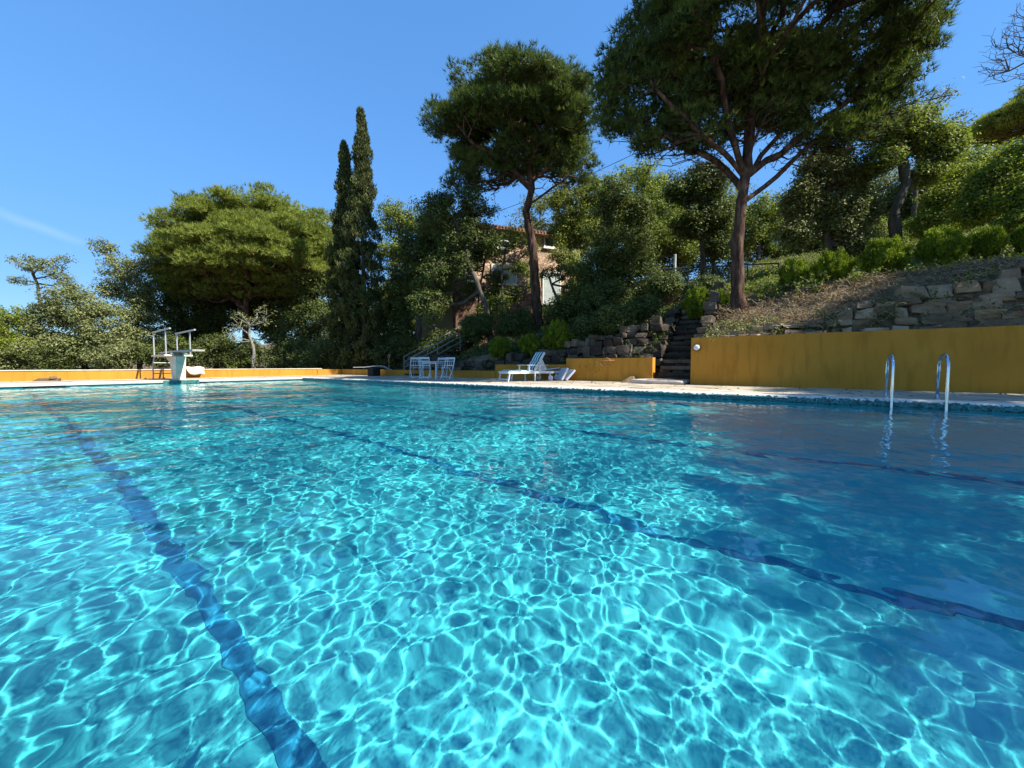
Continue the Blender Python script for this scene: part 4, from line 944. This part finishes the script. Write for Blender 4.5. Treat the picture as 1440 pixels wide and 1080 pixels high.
oak('light green tree behind the large dark oak', [basept(925, 33), PP(925, 380, 33), PP(925, 330, 33)], .25,
    [(915, 300, 35, 26), (935, 335, 40, 30), (900, 345, 30, 30), (960, 350, 25, 30)], 33, 420, L_light, .15, 60, .65)
oak('dark leafy oak left of the big pine trunk', [basept(985, 22), PP(985, 370, 22), PP(983, 330, 22)], .2,
    [(985, 265, 34, 32), (955, 275, 25, 20), (1000, 310, 30, 30), (965, 320, 25, 22), (1005, 350, 24, 22)], 22, 480, L_oak, .13, 60, .5, fork=.3)
oak('far sunlit tree seen behind the trunk of the big pine', [basept(1060, 34), PP(1062, 360, 34), PP(1060, 320, 34)], .22,
    [(1070, 300, 35, 26), (1045, 330, 30, 26), (1085, 340, 30, 30), (1020, 310, 24, 26)], 34, 400, L_light, .15, 60, .65)
oak('dense grey green oak right of the big pine', [basept(1165, 17), PP(1160, 370, 17), PP(1150, 320, 17), PP(1150, 280, 17)], .2,
    [(1150, 245, 42, 30), (1120, 290, 34, 34), (1165, 305, 42, 38), (1185, 260, 28, 26), (1110, 330, 25, 22), (1190, 345, 34, 24), (1205, 300, 22, 30)], 17, 950, L_grey, .105, 65, .4, fork=.3)
oak('gnarled oak with a dark Y shaped fork on the right slope', [basept(1252, 16), PP(1250, 330, 16), PP(1247, 300, 16), PP(1262, 265, 16), PP(1255, 230, 16), PP(1245, 200, 16)], .22,
    [(1240, 190, 45, 26), (1285, 205, 40, 25), (1225, 230, 30, 25), (1310, 225, 30, 24), (1275, 175, 30, 14), (1320, 200, 20, 16), (1290, 250, 28, 18)], 16, 620, L_light, .10, 50, .38, fork=.35)
oak('sparse twiggy treetop above the gnarled oak', [basept(1272, 20), PP(1275, 280, 20), PP(1280, 180, 20)], .12,
    [(1270, 165, 26, 16), (1330, 180, 22, 14), (1300, 150, 22, 16), (1240, 170, 18, 10)], 20, 130, L_grey, .1, 10, .4, fork=.5, rt=.01)
for i, (px, D_, sp, lb) in enumerate((
    (1330, 15, [(1320, 290, 40, 34), (1345, 260, 36, 26), (1300, 320, 34, 24)], 'yellow green shrub filling the slope right of the gnarled oak'),
    (1395, 13, [(1385, 265, 45, 40), (1420, 230, 40, 30), (1360, 300, 36, 26)], 'tall yellow green bush at the right, under the far hill'),
    (1450, 11.5, [(1440, 280, 45, 45), (1480, 240, 50, 50), (1420, 315, 30, 18)], 'yellow green bush cut by the right edge of the photo'),
    (1225, 20, [(1215, 330, 30, 26), (1245, 345, 30, 20), (1275, 325, 22, 20)], 'dull green undergrowth bush behind the ball shaped bushes'))):
    tree('shrub', lb, 'shrub', [basept(px, D_), tuple(np.array(basept(px, D_))+[0, 0, .9])], .08, lobes(sp, D_, 420, .5), 'leaf', L_fern if i < 3 else L_light, m_bark2, .38, 60, .085, fork=.3)
oak('grey trunked tree at the right edge, mostly above the bushes', [basept(1428, 12.2), PP(1430, 290, 12.2), PP(1438, 240, 12.2), PP(1450, 180, 12.2)], .09, [(1465, 170, 30, 25)], 12.2, 60, L_fern, .09, 30, .35, bark=m_pale, fork=.7)
# pine wood on the hill at upper right
for px, py, D_, rx, ry in ((1428, 185, 46, 48, 30), (1385, 200, 50, 34, 20), (1475, 160, 44, 50, 32)):
    c = np.array(P(px, py, D_)); k = D_/F; att = pine_att(c, rx*k, ry*k, 26, 18, .3, -.2, seed=px)
    b = basept(px, D_); tree('umbrella_pine', {1428: 'distant pine on the hill at upper right, middle one', 1385: 'distant small pine lowest on the hill at upper right', 1475: 'distant pine on the hill cut by the right edge'}[px], 'pine',
         [b, (b[0], b[1], b[2]+(c[2]-b[2])*.6), tuple(c)], .3, att, 'pine', L_pine2, m_bark, .7, 200, .36, fork=.6, group='pines on the far hill')
# background belt
bgl = [(930, 36, 275), (885, 34, 262), (1000, 38, 290), (1110, 38, 300), (1180, 34, 290), (1240, 32, 265), (1310, 30, 240), (1370, 28, 235), (775, 40, 300), (560, 40, 420), (500, 42, 430), (620, 42, 400)]
for i, (px, D_, py) in enumerate(bgl):
    lb = f"background broadleaf tree {['far behind the large dark oak','beyond the house, right of it','beyond the terrace railing','between the big pine and the dense oak','behind the dense grey green oak','behind the gnarled oak','behind the yellow green shrub','behind the right hand bushes','directly behind the house','low behind the springboard','low behind the cypresses','behind the plastered wing'][i]}"
    oak(lb, [basept(px, D_), PP(px, py+60, D_), PP(px, py+20, D_)], .25, [(px, py+8, 55, 34), (px-35, py+45, 45, 34), (px+38, py+45, 45, 34), (px, py+85, 65, 38)], D_, 480, (L_oak, L_light, L_grey)[i % 3], .19, 60, .8, group='background trees')
# understory shrubs behind the far walls
us = [(20, 23.5, 505), (85, 23.8, 505), (160, 24, 506), (225, 25, 500), (285, 26, 498), (330, 27, 508), (400, 26, 504), (445, 24.5, 505), (545, 24, 500), (600, 24, 495), (640, 22.5, 488)]
for i, (px, D_, py) in enumerate(us):
    w = ['at the far left', 'under the grey green tree', 'behind the sunlit wall, left of the platform', 'left behind the diving platform', 'right behind the diving platform', 'beside the bare forked tree', 'under the young oak', 'beside the left cypress', 'right of the cypresses', 'beside the foot of the garden steps', 'under the garden steps railing'][i]
    tree('shrub', 'dark undergrowth shrub '+w, 'shrub', [basept(px, D_), tuple(np.array(basept(px, D_))+[0, 0, .8])], .06, lobes([(px, py, 38, 22), (px+20, py-14, 22, 18)], D_, 170, .5), 'leaf', (L_grey, L_oak)[i % 2 if i < 3 else 1], m_bark2, .45, 55, .11, group='undergrowth shrubs', fork=.3)

# dark planting on the shaded bank
for px, D_, py, w_, lb in ((862, 15.2, 452, 26, 'dark shrub on the rubble bank above the short ochre wall'), (898, 15.6, 436, 22, 'dark shrub beside the left edge of the stone stairs'),
      (828, 16.2, 462, 24, 'dark shrub behind the stone bank, right of the largest ball bush'), (930, 18.3, 404, 24, 'dark shrub half covering the left end of the terrace wall'),
      (985, 17.2, 408, 22, 'dark shrub in front of the terrace wall beside the big pine'), (668, 20.5, 462, 26, 'dark shrub at the head of the garden steps'),
      (722, 20.5, 458, 28, 'dark shrub left of the middle pine trunk'), (795, 20.5, 452, 30, 'dark shrub right of the middle pine trunk'), (842, 18.5, 425, 34, 'tall dark shrub merging into the large dark oak')):
    tree('shrub', lb, 'shrub', [basept(px, D_), tuple(np.array(basept(px, D_))+[0, 0, .7])], .05, lobes([(px, py, w_, w_*.75), (px+w_*.5, py-w_*.35, w_*.6, w_*.5)], D_, 240, .5), 'leaf', L_oak, m_bark2, .32, 60, .085, group='dark bank shrubs', fork=.3)
# bare branching tree at the upper right
D = 11.0; att = lobes([(1400, 70, 44, 50), (1372, 110, 30, 30), (1440, 35, 50, 55), (1430, 120, 40, 34), (1500, 60, 50, 60)], D, 1100, .3)
b = basept(1530, D); tree('bare_tree', 'leafless twiggy tree reaching in from the upper right corner', 'tree', [b, PP(1530, 250, D), PP(1500, 170, D), PP(1470, 130, D)], .11, att, None, None, m_twig, fork=.45, rt=.0038, up=.3, pw=.38, sides=4, step=.22)

# --- clipped ball bushes
def ball(px, py, r, D, lb):
    c = P(px, py, D); rr_ = r*D/F*.97/math.sqrt(1+((px-720)/F)**2); n = 260; v = unit(R.normal(size=(n, 3))); q = R.uniform(.6, 1.02, (n, 1))*(1+.13*np.sin(v[:, :1]*5+px)+.12*np.cos(v[:, 1:2]*7+v[:, 2:]*4)); att = np.array(c)+v*q*np.array([rr_, rr_, rr_*1.0])
    att[:, 2] += np.maximum(0, v[:, 2])*rr_*.12; zb = gz(c.x, c.y); b = (c.x, c.y, min(zb, c.z-rr_*.8))
    root = thing('ball_bush', lb, 'bush', b, group='ball shaped bushes')
    MB().tube([(0, 0, -.05), (0, 0, c.z-b[2])], [.05, .03], 6).build('trunk', m_bark2, root)
    V, Fc, ti = foliage(att, 'spray', .085, 110, .06); link('crown', fast_mesh('crown', V-np.array(b), Fc, False, ti), L_bush, root)
for a in ((703, 490, 13, 17, 'dark ball bush behind the foot of the striped lounger'), (746, 487, 14, 16.5, 'ball bush behind the head of the striped lounger, half lit on top'),
          (783, 474, 19, 16, 'largest of the ball bushes left of the stairs, bright on its right'), (978, 428, 20, 14.6, 'dark ball bush at the top right of the stone stairs'),
          (1007, 427, 16, 14.2, 'ball bush touching the foot of the big pine'), (1112, 388, 21, 13, 'bright ball bush first to the right of the big pine'),
          (1165, 380, 25, 12.2, 'second ball bush right of the big pine'), (1234, 367, 32, 11.3, 'third ball bush right of the big pine, bright topped'),
          (1315, 351, 32, 10.6, 'fourth ball bush right of the big pine, on the slope crest'), (1375, 344, 26, 10.5, 'fifth ball bush right of the big pine'), (1437, 338, 24, 10, 'ball bush cut by the right edge')):
    ball(*a)

# --- dead brush on the slope, leafy litter, ivy
def brush(label, name, pts, n_tw, lm, hl, leafn, size, col):
    """arching twigs with small leaves rooted at random points"""
    P0 = []; P1 = []; r0 = []; r1 = []; lc = []
    for p in pts:
        for _ in range(n_tw):
            a = R.uniform(0, 6.28); L = hl*R.uniform(.4, 1.2); d = np.array([math.cos(a)*.8, math.sin(a)*.8, R.uniform(.3, 1.1)]); q = np.array(p)+R.normal(size=3)*[.12, .12, 0]
            for k in range(4):
                q2 = q+unit(d)*L/4; P0.append(q); P1.append(q2); r0.append(.009*(1-k*.2)); r1.append(.009*(.8-k*.2)); d = d+[0, 0, -.45]+R.normal(size=3)*.22; q = q2
                lc.append(q)
    V, Fc = segs(P0, P1, r0, r1, 3); o = link(name, fast_mesh(name, V, Fc), col)
    tag(o, label, 'brush', kind='stuff')
    lc = np.array(lc); sel = lc[R.integers(0, len(lc), leafn)]+R.normal(size=(leafn, 3))*.05; d = R.normal(size=sel.shape); nr = R.normal(size=sel.shape)+[0, 0, .6]
    l = size*R.uniform(.6, 1.4, leafn); V, Fc = leaves(sel, d, nr, l, l*.6)
    o2 = link(name+'_leaves', fast_mesh(name, V, Fc, False, R.uniform(0, 1, leafn)), lm, o)
m_straw = nmat('dry_stem', [(.3, (.2, .15, .09)), (.7, (.42, .34, .24))], 9, bump=0)
pts = []
for _ in range(330):
    y = R.uniform(-6.5, 2.0); x = R.uniform(LOWX+.5, LOWX+2.9); pts.append((x, y, gz(x, y)))
brush('pale dry brush and dead leaves covering the slope above the dry stone wall', 'dry_brush', pts, 8, L_dead, .42, 26000, .05, m_straw)
pts = []
for _ in range(110):
    y = R.uniform(-9, 1.2); pts.append((LOWX+R.uniform(-.15, .25), y, R.uniform(1.5, float(htop(y))+.1)))
brush('weeds and ivy growing out of the joints of the right dry stone wall', 'wall_weeds', pts, 4, L_oak, .28, 7000, .05, m_straw)
pts = []
for _ in range(60):
    y = R.uniform(.6, 2.2); x = R.uniform(WALLX+.4, LOWX+1.2); pts.append((x, y, max(gz(x, y), 1.3)))
brush('dry leafy plants spilling over the left end of the tall ochre wall', 'leafy_plants', pts, 7, L_grey, .38, 6000, .06, m_straw)
pts = []
for _ in range(300):
    y = R.uniform(3.9, 14); x = R.uniform(LOWX+.5, LOWX+3.5); pts.append((x, y, gz(x, y)))
brush('dark ivy and weeds over the shaded rubble bank behind the low walls', 'ivy', pts, 8, L_oak, .5, 46000, .07, m_twig)
pts = []
for _ in range(160):
    y = R.uniform(-2, 9); x = R.uniform(LOWX+3, LOWX+11); pts.append((x, y, gz(x, y)))
brush('low scrub around the foot of the big pine and the terrace', 'scrub', pts, 8, L_light, .5, 20000, .08, m_twig)

# --- trees standing outside the picture on the right: they shade that side of the pool
for i, (x, y, zc, rx, rz) in enumerate(((9.7, -12.3, 9.6, 2.5, 1.4), (6.3, -11.2, 8.0, 2.5, 1.5), (14.4, -12.0, 9.2, 3.0, 2.0))):
    att = pine_att(np.array([x, y, zc]), rx, rz, 26, 16, .28, -.3, seed=40+i)
    tree('umbrella_pine', ['umbrella pine beyond the near end of the pool, outside the photo','umbrella pine on the deck corner by the tall wall, outside the photo','umbrella pine on the slope outside the right edge of the photo'][i], 'pine', [(x, y, gz(x, y) if x > 12 else .1), (x+.2, y, zc*.5), (x, y, zc)], .25, att, 'pine', L_pine, m_bark, .6, (45, 36, 81)[i], .34, fork=.55, group='pines outside the frame')

pts = []
for _ in range(420):
    y = R.uniform(-9, 1.5); x = R.uniform(LOWX+2.3, LOWX+9); pts.append((x, y, gz(x, y)))
for _ in range(800):
    y = R.uniform(-12, 10); x = R.uniform(LOWX+4, LOWX+26); pts.append((x, y, gz(x, y)))
brush('tangled green undergrowth between and behind the ball shaped bushes', 'undergrowth', pts, 8, L_light, .8, 110000, .085, m_twig)
pts = []
for _ in range(150):
    s_ = R.uniform(0, 1); x = 17.0+R.uniform(-.5, 6)+s_*3; y = 17-s_*12+R.uniform(-2, 2); pts.append((x, y, gz(x, y)))
brush('ivy and scrub climbing the bank in front of the stone house', 'bank_scrub', pts, 9, L_light, .8, 26000, .09, m_twig)
# fallen leaves blown over the deck and against the walls
n_ = 900; x = np.where(R.uniform(0, 1, n_) < .5, WALLX-.05-np.abs(R.normal(0, .35, n_)), R.uniform(PX1+.3, WALLX-.1, n_)); y = R.uniform(-5, 21, n_)
k_ = R.uniform(0, 1, n_) < .25; x = np.where(k_, R.uniform(-6, 11, n_), x); y = np.where(k_, ENDY-.05-np.abs(R.normal(0, .5, n_)), y)
d_ = R.normal(size=(n_, 3))*[1, 1, .15]; V, Fc = leaves(np.stack([x, y, np.full(n_, DZ+.015)], -1), d_, np.array([[0, 0, 1.]])+R.normal(size=(n_, 3))*.25, R.uniform(.03, .08, n_), R.uniform(.02, .045, n_))
tag(link('fallen_leaves', fast_mesh('fallen_leaves', V, Fc, False, R.uniform(0, 1, n_)), L_dead), 'dry brown leaves scattered on the deck along the ochre walls', 'leaves', kind='stuff')
# power cable
a = P(560, 345, 26); b_ = P(1310, 0, 14); pts = []
for k in range(25):
    t = k/24; p = a.lerp(b_, t); p.z -= 1.1*math.sin(math.pi*t); pts.append(p)
tag(MB().tube(pts, .014, 5).build('power_cable', m_iron), 'thin black cable sagging across the sky behind the pines', 'cable')
